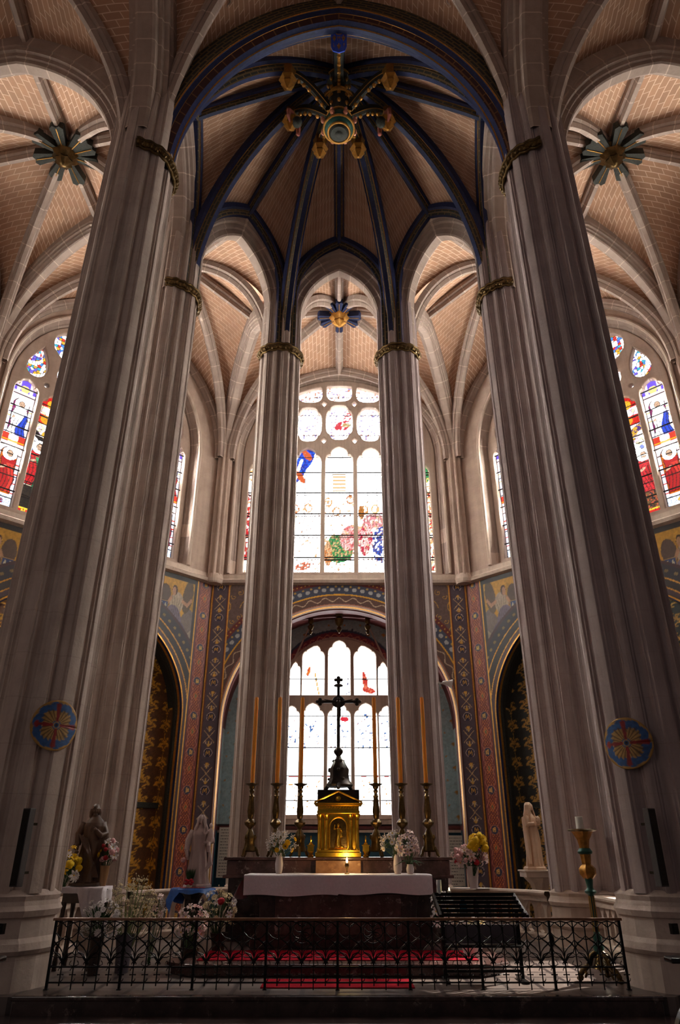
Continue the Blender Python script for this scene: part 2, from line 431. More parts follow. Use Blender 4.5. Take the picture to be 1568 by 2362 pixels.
GOLD = C(206,148,62); DGOLD = C(150,102,40)
def damask(bgc, fgc, cw=1.15, ch=.58):
    # confronted beasts under scrolling foliage, repeating
    body = [(.10,.30),(.16,.44),(.26,.50),(.34,.62),(.30,.74),(.38,.80)]
    tail = spiral(.14, .62, .09, 1.2, 1, -1.2); legs = [(.16,.44),(.30,.40),(.40,.44)]; leg2 = [(.10,.30),(.22,.24),(.30,.14)]
    leg3 = [(.26,.50),(.38,.56)]; scr = spiral(.36, .90, .09, 1.1, -1, .5); scr2 = [(.5,.02),(.40,.08),(.30,.05),(.22,.10)]
    def fn(U, V):
        x = (U/cw) % 1; y = (V/ch) % 1; x = np.where(x > .5, 1-x, x)
        col = np.broadcast_to(bgc, U.shape+(3,)).copy()
        m = pline(x, y, body, .045) | pline(x, y, legs, .028) | pline(x, y, leg2, .03) | pline(x, y, leg3, .025) | pline(x, y, tail, .02) | pline(x, y, scr, .022) | pline(x, y, scr2, .02) | ell(x, y, .37, .80, .06, .05)
        return vary(put(col, m, fgc), U, V, .25, .05)
    return fn
def pilaster_fn(kind, c):
    """strip around u=0, half width .27; medallions every 1.12 m"""
    if kind == 'red': bgc, edge = C(104,36,26), C(170,100,80)
    else: bgc, edge = C(76,62,72), C(206,170,120)
    def fn(u, z):
        y = (z/1.12) % 1 * 1.12; col = np.broadcast_to(bgc, u.shape+(3,)).copy(); a = np.abs(u)
        col = put(col, a > .235, C(60,28,24)); col = put(col, (a > .255), C(60,56,80) if kind == 'red' else C(120,40,34))
        wave = .16+.035*np.sin(z*2*PI/.28*1.0)*np.sin(z*2*PI/1.12)
        if kind == 'red':
            col = put(col, np.abs(a-wave) < .010, edge)
            dia = (np.abs(y-.75)/.16+a/.10) < 1; col = put(col, dia, C(160,76,30)); col = put(col, (np.abs(y-.75)/.10+a/.05) < 1, C(90,88,50))
            col = put(col, ((np.sin(z*60)*np.sin(u*70)) > .55) & (a < .12), C(196,110,44))
        else:
            xx = (np.abs(y-.62)-a*1.1); col = put(col, (np.abs(xx) < .014) & (a < .17), edge*1.0)
            col = put(col, ell(u, y, 0, .36, .055, .05) | ell(u, y, 0, .90, .055, .05), C(212,152,52))
            col = put(col, (np.abs(np.abs(y-.63)-.22) < .045) & (np.abs(a-.07-.03*np.sin(z*40)) < .016), C(200,176,150))
            col = put(col, (np.abs(np.abs(y-.63)-.22) < .08) & (a < .014), C(212,170,90))
        r = np.hypot(u, y-.12); col = put(col, r < .145, edge*.8 if kind == 'red' else C(190,168,160)); col = put(col, r < .125, C(34,34,62))
        inr = r < .10
        m = pline(u, y-.12, [(-.06,-.06),(-.04,.06),(0,-.03),(.04,.06),(.06,-.06)], .013) if c == 'M' else (pline(u, y-.12, [(-.04,-.06),(-.04,.06),(.02,.05),(.03,.02),(-.02,0),(.03,-.02),(.02,-.05),(-.04,-.06)], .012) | pline(u, y-.12, [(.05,.05),(.05,-.06)], .011))
        return put(col, inr & m, C(200,150,66))
    return fn
def angel(U, V, bgtop=C(206,150,52)):
    """angel with shield, normalised coords x 0..1 (towards the pilaster), y 0..1 up"""
    col = np.broadcast_to(bgtop, U.shape+(3,)).copy()
    h, _ = mosaic(U, V, .12, 4); col = col*(.8+.4*h[..., None])
    col = put(col, V < .52+.1*np.sin(U*9), C(120,104,96)); col = put(col, V < .30+.05*np.sin(U*14), C(150,132,116))
    dk = C(66,50,40)
    col = put(col, ell(U, V, .17, .72, .16, .17, .5), C(84,62,50)); col = put(col, ell(U, V, .80, .78, .14, .24, -.3), C(92,72,52))
    col = put(col, ell(U, V, .50, .66, .19, .15, .2), C(186,164,138)); col = put(col, ell(U, V, .44, .42, .24, .20, -.4), C(118,104,122))
    col = put(col, ell(U, V, .60, .30, .26, .13, -.3), C(98,86,104))
    for k in range(5): col = put(col, pline(U, V, [(.36+.07*k, .76-.02*k), (.40+.05*k, .60), (.34+.06*k, .40)], .010), dk, .55)
    col = put(col, pline(U, V, [(.66,.70),(.80,.66),(.90,.74)], .026), C(190,140,104)); col = put(col, pline(U, V, [(.34,.72),(.26,.64),(.22,.58)], .028), C(190,140,104))
    col = put(col, ell(U, V, .42, .83, .075, .072), C(70,44,28)); col = put(col, ell(U, V, .405, .815, .050, .060), C(194,144,108))
    sx = (np.abs(U-.15) < .13) & (V > .47-.05*(1-np.abs(U-.15)/.13)) & (V < .66); col = put(col, sx, C(176,140,84))
    sx = (np.abs(U-.15) < .115) & (V > .485-.04*(1-np.abs(U-.15)/.115)) & (V < .645); col = put(col, sx, C(40,62,112))
    col = put(col, pline(U, V, [(.07,.52),(.10,.62),(.15,.53),(.20,.62),(.23,.52)], .013) | pline(U, V, [(.09,.56),(.21,.56)], .01), C(206,196,170))
    return vary(col, U, V, .12, .03)*.72
def scrolls(U, V):
    col = np.broadcast_to(C(96,76,72), U.shape+(3,)).copy()
    x = U % .9; y = V % .9
    m = pline(x, y, spiral(.45, .45, .33, 1.5, 1, 0, 26), .014) | pline(x, y, spiral(.12, .84, .12, 1.2, -1, 1), .012) | pline(x, y, spiral(.80, .10, .12, 1.2, 1, 2), .012)
    col = put(col, m, C(186,140,66)); col = put(col, ell(x, y, .45, .45, .07, .09), C(58,62,44))
    return vary(col, U, V, .15)
def lower_front(kind, Lh, rin, zs, rise):
    def fn(U, Z):
        kr = rise/rin; zz = np.maximum(Z-zs, 0)/kr
        r = np.where(Z > zs, np.hypot(U, zz), np.abs(U)); ang = np.where(Z > zs, np.arctan2(zz, np.abs(U))*rin, (Z-zs))
        a = np.abs(U)
        if kind == 'axial': col = scrolls(a, Z)
        else:
            x = (a-2.35)/(Lh-.70-2.35); y = (Z-7.6)/(10.15-7.6); col = angel(np.clip(1-x, -1, 2) if False else np.clip(x, -1, 2), y)
            col = put(col, Z > 10.12, C(30,24,26)); col = put(col, (a > Lh-.74), C(26,20,22))
        d = r-rin
        b = (0, .09, .40, .45, .80, .98)
        A = np.sin(ang*2*PI/.5)
        if kind == 'axial':
            col = put(col, d < b[5], C(96,30,26)); col = put(col, d < b[4], C(58,64,84))
            col = put(col, (d < b[4]) & (np.hypot((ang % .25)-.125, d-.62) < .07), C(170,170,170)); col = put(col, (d < b[4]) & (np.hypot(((ang+.125) % .25)-.125, d-.73) < .035), C(186,150,70))
            col = put(col, (d > .83) & (d < .95) & (np.hypot((ang % .12)-.06, d-.89) < .022), C(190,150,60))
            col = put(col, d < b[3], C(220,160,50)); col = put(col, d < b[2], C(88,62,56))
            col = put(col, (np.abs(d-.25-.07*A) < .018) & (d > .1), C(190,166,140)); col = put(col, d < b[1], C(176,120,100))
        else:
            col = put(col, d < b[5], C(58,34,40)); col = put(col, d < .88, C(36,34,44)); col = put(col, (d < .88) & (np.hypot((ang % .25)-.125, d-.70) < .05), C(120,96,60))
            col = put(col, d < .50, C(206,140,50)); col = put(col, d < .46, C(34,28,28)); col = put(col, d < .24, C(200,136,48)); col = put(col, d < .20, C(58,40,48))
        up = a-(Lh-.30)
        pf = pilaster_fn('red' if kind != 'axial' else 'blue', 'B' if kind != 'axial' else 'M')(up, Z)
        m = (a > Lh-.585)
        col = np.where(m[..., None], pf, col)
        col = put(col, np.abs(a-(Lh-.60)) < .022, C(226,160,60))
        return col
    return fn
def chapel_blue(U, Z):
    col = np.broadcast_to(C(160,182,186), U.shape+(3,)).copy()
    x = ((U+40) % .6)-.3; y = (Z % .8)-.4
    r = np.hypot(x, y); col = put(col, np.abs(r-.27) < .014, C(168,182,184)); col = put(col, (np.abs(x) < .012)&(np.abs(y) > .28), C(166,180,182))
    col = put(col, ell(x, y, 0, .02, .075, .055) & (y > -.03) | (np.abs(x) < .02) & (np.abs(y) < .08), C(176,124,52))
    x2 = ((U+40.3) % .6)-.3; y2 = ((Z+.4) % .8)-.4; col = put(col, (np.hypot(x2, y2) < .035), C(186,130,60))
    up = Z > 8.4
    xc = ((U+40.3) % 1.6)-.8; cr = ((np.abs(xc) < .03) & (np.abs(Z-9.25) < .2)) | ((np.abs(Z-9.25) < .03) & (np.abs(xc) < .2)); col = put(col, cr & up, C(52,62,74))
    col = put(col, Z < 2.45, C(30,78,98)); col = put(col, (Z > 2.4) & (Z < 2.52), C(110,30,26)); col = put(col, (Z > 2.52) & (Z < 2.60), C(40,30,34))
    return vary(col, U, Z, .08)

# ------------------------------------------------------------------ stained glass
LEADC = C(14,10,12)
def tint(col, strength):
    """deeply coloured glass lets far less daylight through than clear glass"""
    k = col.min(-1, keepdims=True); s0 = 1.3/strength; return col*(s0+(1-s0)*np.clip(k, 0, 1)**5)
def fig(col, x, y, cx, y0, h, robe, cloak, skin=(230,190,160), halo=(255,250,225), seed=0):
    """standing saint; x,y metres; centre cx, feet y0, height h"""
    u = (x-cx)/h; v = (y-y0)/h; au = np.abs(u)
    body = (v > .02) & (v < .80) & (au < .17-.05*(v-.3)+.02*np.sin(v*14+seed))
    body &= ~((v > .70) & (au > .20-(v-.70)*1.2))
    cl = body & ((u+.06*np.sin(v*7+seed)) > .03)
    col = put(col, body, robe); col = put(col, cl & (v < .66), cloak)
    fold = (np.abs(np.sin(u*46+3*np.sin(v*5+seed))) > .93) & body & (v < .62); col = put(col, fold, LEADC, .75)
    col = put(col, (np.hypot(u, v-.88) < .145), halo); col = put(col, np.abs(np.hypot(u, v-.88)-.145) < .007, LEADC)
    col = put(col, ell(u, v, 0, .88, .075, .09), C(70,44,30)); col = put(col, ell(u, v, -.004, .875, .052, .072), C(*skin))
    col = put(col, (np.hypot(np.abs(u)-.02, v-.885) < .010) | pline(u, v, [(-.02,.845),(.02,.845)], .006), C(60,30,24))
    col = put(col, ell(u, v, -.08, .55, .075, .03, .5), C(*skin)); col = put(col, (np.abs(u+.02) < .065) & (np.abs(v-.57) < .055) & (seed % 2 == 0), C(255,252,240))
    edge = body ^ ((v > .035) & (v < .785) & (au < .155-.05*(v-.3)+.02*np.sin(v*14+seed))); col = put(col, edge & (v < .78), LEADC, .9)
    return col
W_ = C(255,255,255)
def glass_side(lights, zsill, seed, flip=1):
    purple, orange = C(150,20,110), C(222,110,8)
    schemes = [((255,255,255),(40,80,220),purple,(190,20,30),(225,60,50),orange),
               ((210,24,36),(20,150,90),C(60,30,60),(235,90,70),(20,150,90),C(30,22,16)),
               ((240,240,255),(200,40,40),C(40,70,170),(60,150,190),(170,20,60),C(60,30,90)),
               ((30,160,170),(225,80,50),purple,(235,130,180),(60,190,235),orange)]
    def fn(U, Z):
        h, e = mosaic(U, Z, .11, seed); h2, e2 = mosaic(U, Z, .05, seed+3)
        # tracery head: jewelled foliage
        col = pick(h, [(250,250,255),(70,150,235),(230,60,50),(255,255,255),(60,190,220),(250,240,255),(240,190,60),(120,100,230)])
        sw = np.sin(9*np.hypot(U-np.round(U/.93)*.93, (Z-16.6)*1.1)+4*np.arctan2(Z-16.6, U-np.round(U/.93)*.93)); col = put(col, sw > .55, W_)
        col = put(col, e < .10, LEADC)
        for k, (c, hw, top) in enumerate(lights):
            s = schemes[(k+seed) % 4] if k not in (1, len(lights)-2) else None
            m = (np.abs(U-c) < hw+.03) & (Z < top+.05)
            x, z = U-c, Z
            g = np.broadcast_to(C(250,248,255), U.shape+(3,)).copy()
            zt = top-.45; H = (zt-zsill-.55)/2
            if s is not None:
                g = put(g, z > zt, C(120,90,250)); g = put(g, (z > zt) & (np.hypot(x, z-zt-.12) < .14), C(255,235,150)); g = put(g, (z > zt) & (np.abs(np.abs(x)-.2) < .05), C(230,220,255))
                for i, (rb, ck, bg_) in enumerate(((s[0], s[1], s[2]), (s[3], s[4], s[5]))):
                    y0 = zsill+.45+(1-i)*(H+.05); reg = (z > y0) & (z < y0+H)
                    g = put(g, reg, bg_); g = put(g, reg & (e < .06), bg_*.35)
                    g = put(g, reg & (np.abs(x) > hw-.12), C(240,235,255)); g = put(g, reg & (np.abs(np.abs(x)-hw+.12) < .012), LEADC)
                    g = put(g, reg & (np.abs(x) > hw-.12) & (np.abs(((z*3.1) % 1)-.5) < .07), C(235,70,40) if (i+k) % 2 else C(250,215,90))
                    arch_ = (z > y0+H-.45) & (np.hypot(x, z-(y0+H-.45)) > hw-.12); g = put(g, reg & arch_, C(250,225,230)); g = put(g, reg & (np.abs(np.hypot(x, np.maximum(z-(y0+H-.45), 0))-hw+.12) < .012), LEADC)
                    gg = fig(g, x, z, .02*(-1)**k, y0+.02, H*.86, C(*rb), C(*ck), seed=k+i*3); g = np.where(reg[..., None], gg, g)
                mid = (z > zsill+.45+H-.02) & (z < zsill+.50+H+.22); g = put(g, mid, C(252,225,190)); g = put(g, mid & (np.abs(x) > .14), C(225,60,40)); g = put(g, mid & ell(x, z, 0, zsill+.6+H, .15, .1), W_)
                g = put(g, np.abs(z-(zsill+.48+H)) < .02, C(250,200,40))
                g = put(g, (z < zsill+.42), C(240,246,250)); g = put(g, (z < zsill+.30) & (np.hypot(x-.04, z-zsill-.2) < .09), C(150,30,60) if flip > 0 else C(250,190,60)); g = put(g, (z < zsill+.42) & (e < .12), C(150,170,210))
            else:  # narrative light: architecture above, crowd below
                f = (z-zsill)/(top-zsill)
                g = pick(h, [(255,255,255),(250,245,255),(245,215,235),(255,240,200)]); 
                g = put(g, (f > .90), C(215,20,24)); g = put(g, (f > .89) & (np.hypot(x, z-top+.3) < .17), C(250,190,40))
                g = put(g, (f > .75) & (f < .83), C(225,40,30)); g = put(g, ell(x, z, -.08, zsill+.79*(top-zsill), .2, .16), C(250,170,40))
                band = (f > .62) & (f < .74) & (np.abs(np.hypot(x-.35, z-(zsill+.62*(top-zsill)))-.4) < .12); g = put(g, band, C(240,190,60)); g = put(g, band & (h2 > .6), C(90,60,140))
                dk = (f > .56-.10*x*2) & (f < .62-.10*x*2); g = put(g, dk & (flip > 0), C(30,26,30))
                g = put(g, (f > .44) & (f < .56) & (h > .5), C(140,160,235))
                g = put(g, (f < .22) & (flip > 0), pick(h2, [(26,20,18),(44,34,26),(20,16,16)])); g = put(g, (f < .20) & (flip < 0), pick(h2, [(120,90,50),(40,44,56),(200,90,60),(90,60,40)]))
                g = fig(g, x, z, -.10, zsill+.22*(top-zsill), 1.6, C(214,28,40) if flip > 0 else C(240,220,80), C(20,160,100) if flip > 0 else C(30,150,200), seed=3)
                g = fig(g, x, z, .20, zsill+.17*(top-zsill), 1.5, C(24,150,96) if flip > 0 else C(226,50,60), C(200,30,40), seed=5)
                g = put(g, f < .045, C(250,220,60)); g = put(g, (f < .035) & (f > .008), C(215,36,30))
                if flip > 0:
                    yy = z-zsill-.09
                    for q, gl in enumerate(([(-.05,-.05),(-.05,.05),(.04,-.05),(.04,.05)], spiral(0, 0, .05, 1, 1, 0, 10)[:9]+[], [(-.05,.05),(.05,.05),(0,.05),(0,-.05)])):
                        g = put(g, pline(x+.17-.16*q, yy, gl, .012), C(255,225,70))
                g = put(g, (e < .07) & (h > .35), LEADC, .9)
            g = put(g, np.abs(((z-zsill+.02) % .72)-.36) < .017, LEADC)
            g = put(g, np.abs(x) > hw-.02, LEADC)
            col = np.where(m[..., None], g, col)
        return tint(col, GLASS_SIDE)
    return fn
def glass_axial(U, Z):
    h, e = mosaic(U, Z, .16, 21); h2, e2 = mosaic(U, Z, .07, 8)
    white = np.broadcast_to(W_, U.shape+(3,)).copy()
    col = white*(.9+.1*h[..., None])
    bl, rd, gr, gd = C(20,70,215), C(215,36,60), C(30,130,70), C(222,150,60)
    # upper medallions
    hd = (Z > 16.45)
    sp = (e2 < .10) & (h > .45); col = put(col, hd & sp, C(225,130,110), .8); col = put(col, hd & (h2 > .88), C(150,130,210), .8); col = put(col, (Z > 18.55) & (h2 < .12), C(214,110,40), .8)
    m = ell(U, Z, .12, 17.35, .34, .22, .5) | ell(U, Z, .32, 17.75, .16, .28, -.4); col = put(col, m & (h2 > .25), C(222,70,84)); col = put(col, ell(U, Z, .30, 17.4, .2, .1), C(190,196,110), .6)
    # angel in blue, top of the left light
    m = ell(U, Z, -1.35, 15.75, .30, .62, -.45) | ell(U, Z, -1.62, 15.1, .22, .55, -.55); col = put(col, m, pick(h2, [(20,70,215),(40,110,235),(16,50,170)]))
    col = put(col, pline(U, Z, [(-1.75,14.8),(-1.5,15.7)], .05), W_); col = put(col, ell(U, Z, -1.28, 15.95, .13, .28, .6) | ell(U, Z, -1.52, 14.95, .12, .32, .5), C(222,100,50))
    # canopy and columns
    for x0 in (-1.62, -1.32, -1.02, -.4, .4, 1.1, 1.45): col = put(col, (np.abs(U-x0) < .014) & (Z > 13.2) & (Z < 14.9) & (h2 > .2), C(90,70,70), .8)
    col = put(col, (np.abs(U) < .26) & (Z > 14.3) & (Z < 15.1) & (np.abs((Z % .16)-.08) < .05), C(236,196,140))
    # heads of the crowd
    for x0, z0, c in ((-1.68,13.55,(200,110,50)),(-1.18,13.6,(226,170,110)),(-.42,13.85,(226,160,90)),(.42,13.95,(196,110,60)),(-.1,13.45,(226,170,110)),(.95,13.5,(214,140,60)),(1.38,13.55,(236,200,130)),(1.62,13.2,(214,60,90)),(2.5,13.7,(200,120,60)),(-2.6,13.8,(190,60,50))):
        rr = np.hypot((U-x0)/.8, Z-z0); col = put(col, np.abs(rr-.17) < .03, C(*c)); col = put(col, (rr < .14) & (h2 > .7), C(235,190,140))
        for k in (-1, 0, 1): col = put(col, pline(U, Z, [(x0+.1*k, z0-.2), (x0+.22*k, z0-.75)], .010), C(205,120,90), .7)
    # robes
    for m, pal in (((ell(U, Z, 0, 11.75, .52, .42, .1) | ell(U, Z, -.1, 12.2, .3, .3)) & (Z < 12.45), [(30,130,70),(60,160,90),(214,190,120)]),
                   (ell(U, Z, .45, 12.35, .42, .55, -.3), [(250,205,200),(245,180,180),(232,120,120)]), (ell(U, Z, 1.0, 12.35, .26, .75, -.1), [(246,190,190),(214,40,80),(250,215,205)]),
                   (ell(U, Z, 1.58, 12.15, .34, .85, -.1), [(30,60,150),(225,232,255),(60,90,190),(240,244,255)]), (ell(U, Z, 1.35, 13.05, .45, .3), [(240,150,160),(250,210,205)]),
                   (ell(U, Z, -.42, 11.7, .16, .5), [(214,130,70),(240,190,140)]), (ell(U, Z, -1.3, 11.2, .35, .16, .3), [(226,120,90),(255,235,225)]), (ell(U, Z, .85, 13.4, .12, .3), [(190,120,50)]),
                   (ell(U, Z, -2.9, 13.2, .6, 1.6) | (np.abs(U+3.3) < .35) & (Z > 11.4) & (Z < 14.3), [(214,24,40),(190,20,50),(250,240,240),(230,80,60)]), (ell(U, Z, -3.2, 15.2, .5, .5), [(240,190,110),(255,240,220)]),
                   (ell(U, Z, 3.0, 15.3, .6, .75, .5), [(30,140,80),(240,225,120),(60,160,100)]), ((np.abs(U-3.25) < .4) & (Z < 14.7) & (Z > 11), [(250,235,210),(240,190,120),(214,40,50),(255,250,240),(250,225,190)])):
        g = pick(h2, pal); col = np.where((m & (Z < 16.3))[..., None], g, col); col = put(col, m & (np.abs(np.sin(U*30+4*np.sin(Z*3))) > .96), LEADC, .6)
    col = put(col, (e < .025) & (Z < 14) & (h > .3), C(214,140,110), .8)
    col = put(col, (np.abs(U-.60) < .05) & (Z < 14.2), C(235,60,60), .8)
    col = put(col, (e2 < .045) & (h > .5) & (Z < 13.9), C(216,168,130), .8); col = put(col, (e < .018) & (h > .5) & (Z > 13.9), C(190,180,200), .6)
    col = put(col, (h2 > .93) & (Z < 13.9) & (h > .3), C(236,196,150)); col = put(col, (np.abs(np.sin(U*19+3*np.sin(Z*2.6))) > .992) & (Z < 13.4), C(150,90,80))
    for z0 in (11.45, 12.35, 13.25, 14.15, 15.05, 15.85, 16.9, 17.85, 18.75): col = put(col, np.abs(Z-z0) < .022, LEADC)
    return tint(col, GLASS_MAIN)
def glass_low(U, Z):
    h, e = mosaic(U, Z, .2, 31); h2, e2 = mosaic(U, Z, .06, 18)
    col = np.broadcast_to(W_, U.shape+(3,)).copy()
    def bl(m, pal, a=1):
        nonlocal col
        col = np.where(m[..., None], pick(h2, pal)*a+(1-a), col)
    for k, x0 in enumerate((-1.74, -.97, 0, .97, 1.74)):
        f = ((np.abs(U-x0) < .34) & (Z > 5.1) & (Z < 6.3)); bl(f & (h2 > .86), [(200,60,50),(230,150,60),(190,120,140),(80,120,180)]); col = put(col, f & (np.abs(np.sin(U*23+2*np.sin(Z*4+k))) > .985), C(214,150,130))
        f = ((np.abs(U-x0) < .3) & (Z > 3.1) & (Z < 4.0)); bl(f & (h2 > .91), [(226,120,110),(240,190,170),(220,160,90)])
    bl(ell(U, Z, .97, 7.45, .10, .42, .15) | ell(U, Z, 1.1, 7.15, .25, .12, -.2), [(190,50,40),(226,120,90),(200,60,50)])
    bl(ell(U, Z, -1.15, 7.85, .07, .2, -.3), [(226,120,50),(200,60,40)]); bl(pline(U, Z, [(-.92,7.8),(-.75,7.0)], .035), [(226,160,60),(236,190,90)])
    col = put(col, pline(U, Z, [(.15,8.2),(.33,7.6),(.3,7.1)], .02) | pline(U, Z, [(.15,7.2),(.25,7.0),(.4,7.1)], .02), C(60,60,110))
    bl(ell(U, Z, .2, 6.1, .16, .1), [(226,60,70),(214,40,60)])
    for z0 in (3.35, 4.15, 5.1, 6.45, 7.55, 8.45):
        col = put(col, np.abs(Z-z0) < .016, LEADC); 
    col = put(col, (np.abs(Z-4.15) < .04) & (h > .6), C(200,30,30)); col = put(col, (e2 < .03) & (h > .72) & (Z < 6.3), C(230,190,170), .7)
    return tint(col, GLASS_MAIN)
# ------------------------------------------------------------------ plan
ZC = 15.35                                    # capitals
PIER = {'P1': (4.42, 10.3, .73), 'P2': (4.54, 14.25, .67), 'P3': (1.82, 16.8, .63)}
def P(n, s): return np.array([PIER[n][0]*s, PIER[n][1]])
CN = {'C3': (4.5, 23.0), 'C2': (10.75, 16.7), 'C1': (11.1, 10.3), 'C0': (11.1, 4.3)}
def Cc(n, s): return np.array([CN[n][0]*s, CN[n][1]])
P0 = lambda s: np.array([4.42*s, 4.3])
APSE = np.array([0.0, 12.3])

def arcpts(A, zA, B, zB, phm=84, n=22, stilt=None):
    if stilt is not None:
        q = arcpts(A, stilt, B, zB, phm, n-3); v = np.array([[A[0], A[1], zA+(stilt-zA)*t] for t in (0, .4, .8)]); return np.vstack([v, q])
    ph = np.linspace(0, math.radians(phm), n); s = (1-np.cos(ph))/(1-math.cos(math.radians(phm))); zz = np.sin(ph)/math.sin(math.radians(phm))
    return np.stack([A[0]+(B[0]-A[0])*s, A[1]+(B[1]-A[1])*s, zA+(zB-zA)*zz], 1)
RIB = [(-.17,.12),(-.17,-.04),(-.12,-.09),(-.10,-.09),(-.10,-.13),(-.055,-.24),(.055,-.24),(.10,-.13),(.10,-.09),(.12,-.09),(.17,-.04),(.17,.12)]
# painted rib: blue cheeks, gold fillets, dark patterned faces
RIBP_S = [0,0,1,2,2,0,2,2,1,0,0,0]
PMATS = [M['blue'], M['goldpaint'], M['leafrib'], M['zigzag'], M['darkrib']]
def smat(k): return [M['ribstone']] if not k else PMATS
def rib(parent, path, painted_=False, scale=1.0, name='rib', fe=False):
    prof = [(a*scale, b*scale) for a, b in RIB]
    d = path[-1]-path[0]; lat = norm([-d[1], d[0], 0])
    # make the profile's outward side point up
    T = norm(path[1]-path[0]); n = np.cross(T, lat)
    mid = path[-1]-path[0]
    if n @ np.array([mid[0], mid[1], 0]) > 0: lat = -lat
    return sweep(name, path, prof, smat(painted_), parent, RIBP_S if painted_ else None, lateral=lat, flat_end=fe)
def fix_lat(path):
    d = path[-1]-path[0]; lat = norm([-d[1], d[0], 0]); T = norm(path[1]-path[0])
    if np.cross(T, lat) @ np.array([d[0], d[1], 0]) > 0: lat = -lat
    return lat
def web(parent, A, M_, nt=8):
    """A, M_: curves (n,3) from springing; shell between them"""
    n = len(A); t = np.linspace(0, 1, nt)[None, :, None]
    Pm = A[:, None]*(1-t)+M_[:, None]*t
    wid = np.linalg.norm(A-M_, axis=1); Pm[..., 2] += (np.sin(t[..., 0]*PI)*.06*wid[:, None]) + .05
    al = np.r_[0, np.cumsum(np.linalg.norm(np.diff((A+M_)/2, axis=0), axis=1))]
    UV = np.stack([t[..., 0]*wid[:, None], np.repeat(al[:, None], nt, 1)], -1)
    return patch('web', Pm, M['brick'], parent, UV)
def vault(name, corners, zs, boss, sides, painted_=False, ridge=True, diag=None, seg=22):
    """corners: list xy (springings); sides[i]: dict(M=xy,z=apex, phm) between corner i and i+1 or None"""
    root = empty(name, (0, 0, 0)); tag(root, kind='structure')
    B = np.array(boss[:2]); zB = boss[2]; n = len(corners)
    for i in range(n):
        A = corners[i]; d = norm(B-A); S = A+d*.30
        if diag is None or i in diag: rib(root, arcpts(S, zs[i], B, zB, 80, seg), painted_, 1.25 if painted_ else 1.0)
    for i in range(n):
        s = sides[i]
        if s is None: continue
        A, D = corners[i], corners[(i+1) % n]; Mx = s.get('M', (A+D)/2); Mx = Mx+norm(B-Mx)*s.get('off', 0.0); A = A+norm(B-(A+D)/2)*s.get('off', 0)*.6; D = D+norm(B-(corners[i]+D)/2)*s.get('off', 0)*.6
        for X, z0 in ((A, zs[i]), (D, zs[(i+1) % n])):
            a = arcpts(X, z0, B, zB, 80, seg); m = arcpts(X, z0, Mx, s['z'], s.get('phm', 78), seg, s.get('stilt'))
            web(root, a, m)
            if s.get('former'): rib(root, arcpts(X+norm(Mx-X)*.25+norm(B-Mx)*.05, z0, Mx+norm(B-Mx)*.05, s['z'], s.get('phm', 78), seg, s.get('stilt')), painted_, s.get('fs', .8), 'wall_rib', True)
        if ridge and s.get('ridge', True):
            n2 = 12; t = np.linspace(0, 1, n2); sag = .35
            line = np.stack([Mx[0]+(B[0]-Mx[0])*t, Mx[1]+(B[1]-Mx[1])*t, s['z']+(zB-s['z'])*(t**.9)], 1)
            # profile must hang below a nearly level line
            d2 = line[-1]-line[0]; lat = norm([-d2[1], d2[0], 0]); N0 = np.cross(norm(line[1]-line[0]), lat)
            if N0[2] < 0: lat = -lat
            sweep('ridge_rib', line, [(a*.9, b*.9) for a, b in RIB], smat(painted_), root, RIBP_S if painted_ else None, lateral=lat)
    return root
def thick_arch(parent, A, B, z0, z1, prof, mats, segm=None, phm=70, n=24, name='arch', stilt=None):
    Mx = (A+B)/2
    for X in (A, B):
        pth = arcpts(X, z0, Mx, z1, phm, n, stilt); sweep(name, pth, prof, mats, parent, segm, lateral=fix_lat(pth), flat_end=True)

# ------------------------------------------------------------------ floors
def box_obj(name, c, d, mat, kind='structure', bevel=0):
    o = MB().box((0, 0, 0), d).build(name, mat, None, c, bevel=bevel); tag(o, kind=kind); return o
box_obj('floor', (0, 14, -.1), (30, 26, .2), M['floor'])
f = MB(); f.prism([(-3.9,9.56),(3.9,9.56),(4.6,10.3),(4.9,14.3),(4.2,15.4),(1.9,17.3),(-1.9,17.3),(-4.2,15.4),(-4.9,14.3),(-4.6,10.3)], .0, .3, 'xy')
o = f.build('floor_sanctuary', M['floor']); tag(o, kind='structure')
f = MB(); f.box((0, 9.555, .29), (7.5, .12, .05)); f.box((0, 9.53, .14), (7.45, .05, .28)); o = f.build('trim_1', M['marbledark'], bevel=.012); tag(o, kind='structure')
f = MB(); f.box((0, 9.32, .065), (9.2, .42, .13)); o = f.build('trim_2', M['marbledark'], bevel=.02); tag(o, kind='structure')
f = MB(); f.prism([(-2.0,10.93),(2.0,10.93),(2.3,11.2),(2.3,13.9),(-2.3,13.9),(-2.3,11.2)], .30, .41, 'xy'); f.prism([(-2.05,10.88),(2.05,10.88),(2.36,11.17),(2.36,13.95),(-2.36,13.95),(-2.36,11.17)], .40, .45, 'xy')
o = f.build('altar_step', M['marble'], bevel=.012); tag(o, 'wide dark marble step in front of the altar, edged in a pale line', 'step')
cp = MB(); cp.box((0, 11.7, .455), (3.9, 1.0, .012)); o = cp.build('step_carpet', M['carpet']); tag(o, 'wide crimson carpet lying on the altar step', 'carpet')
cp = MB(); cp.box((.0, 10.4, .306), (1.9, .62, .012)); o = cp.build('floor_runner', M['carpet']); tag(o, 'small bright crimson rug on the floor just behind the railing', 'carpet')

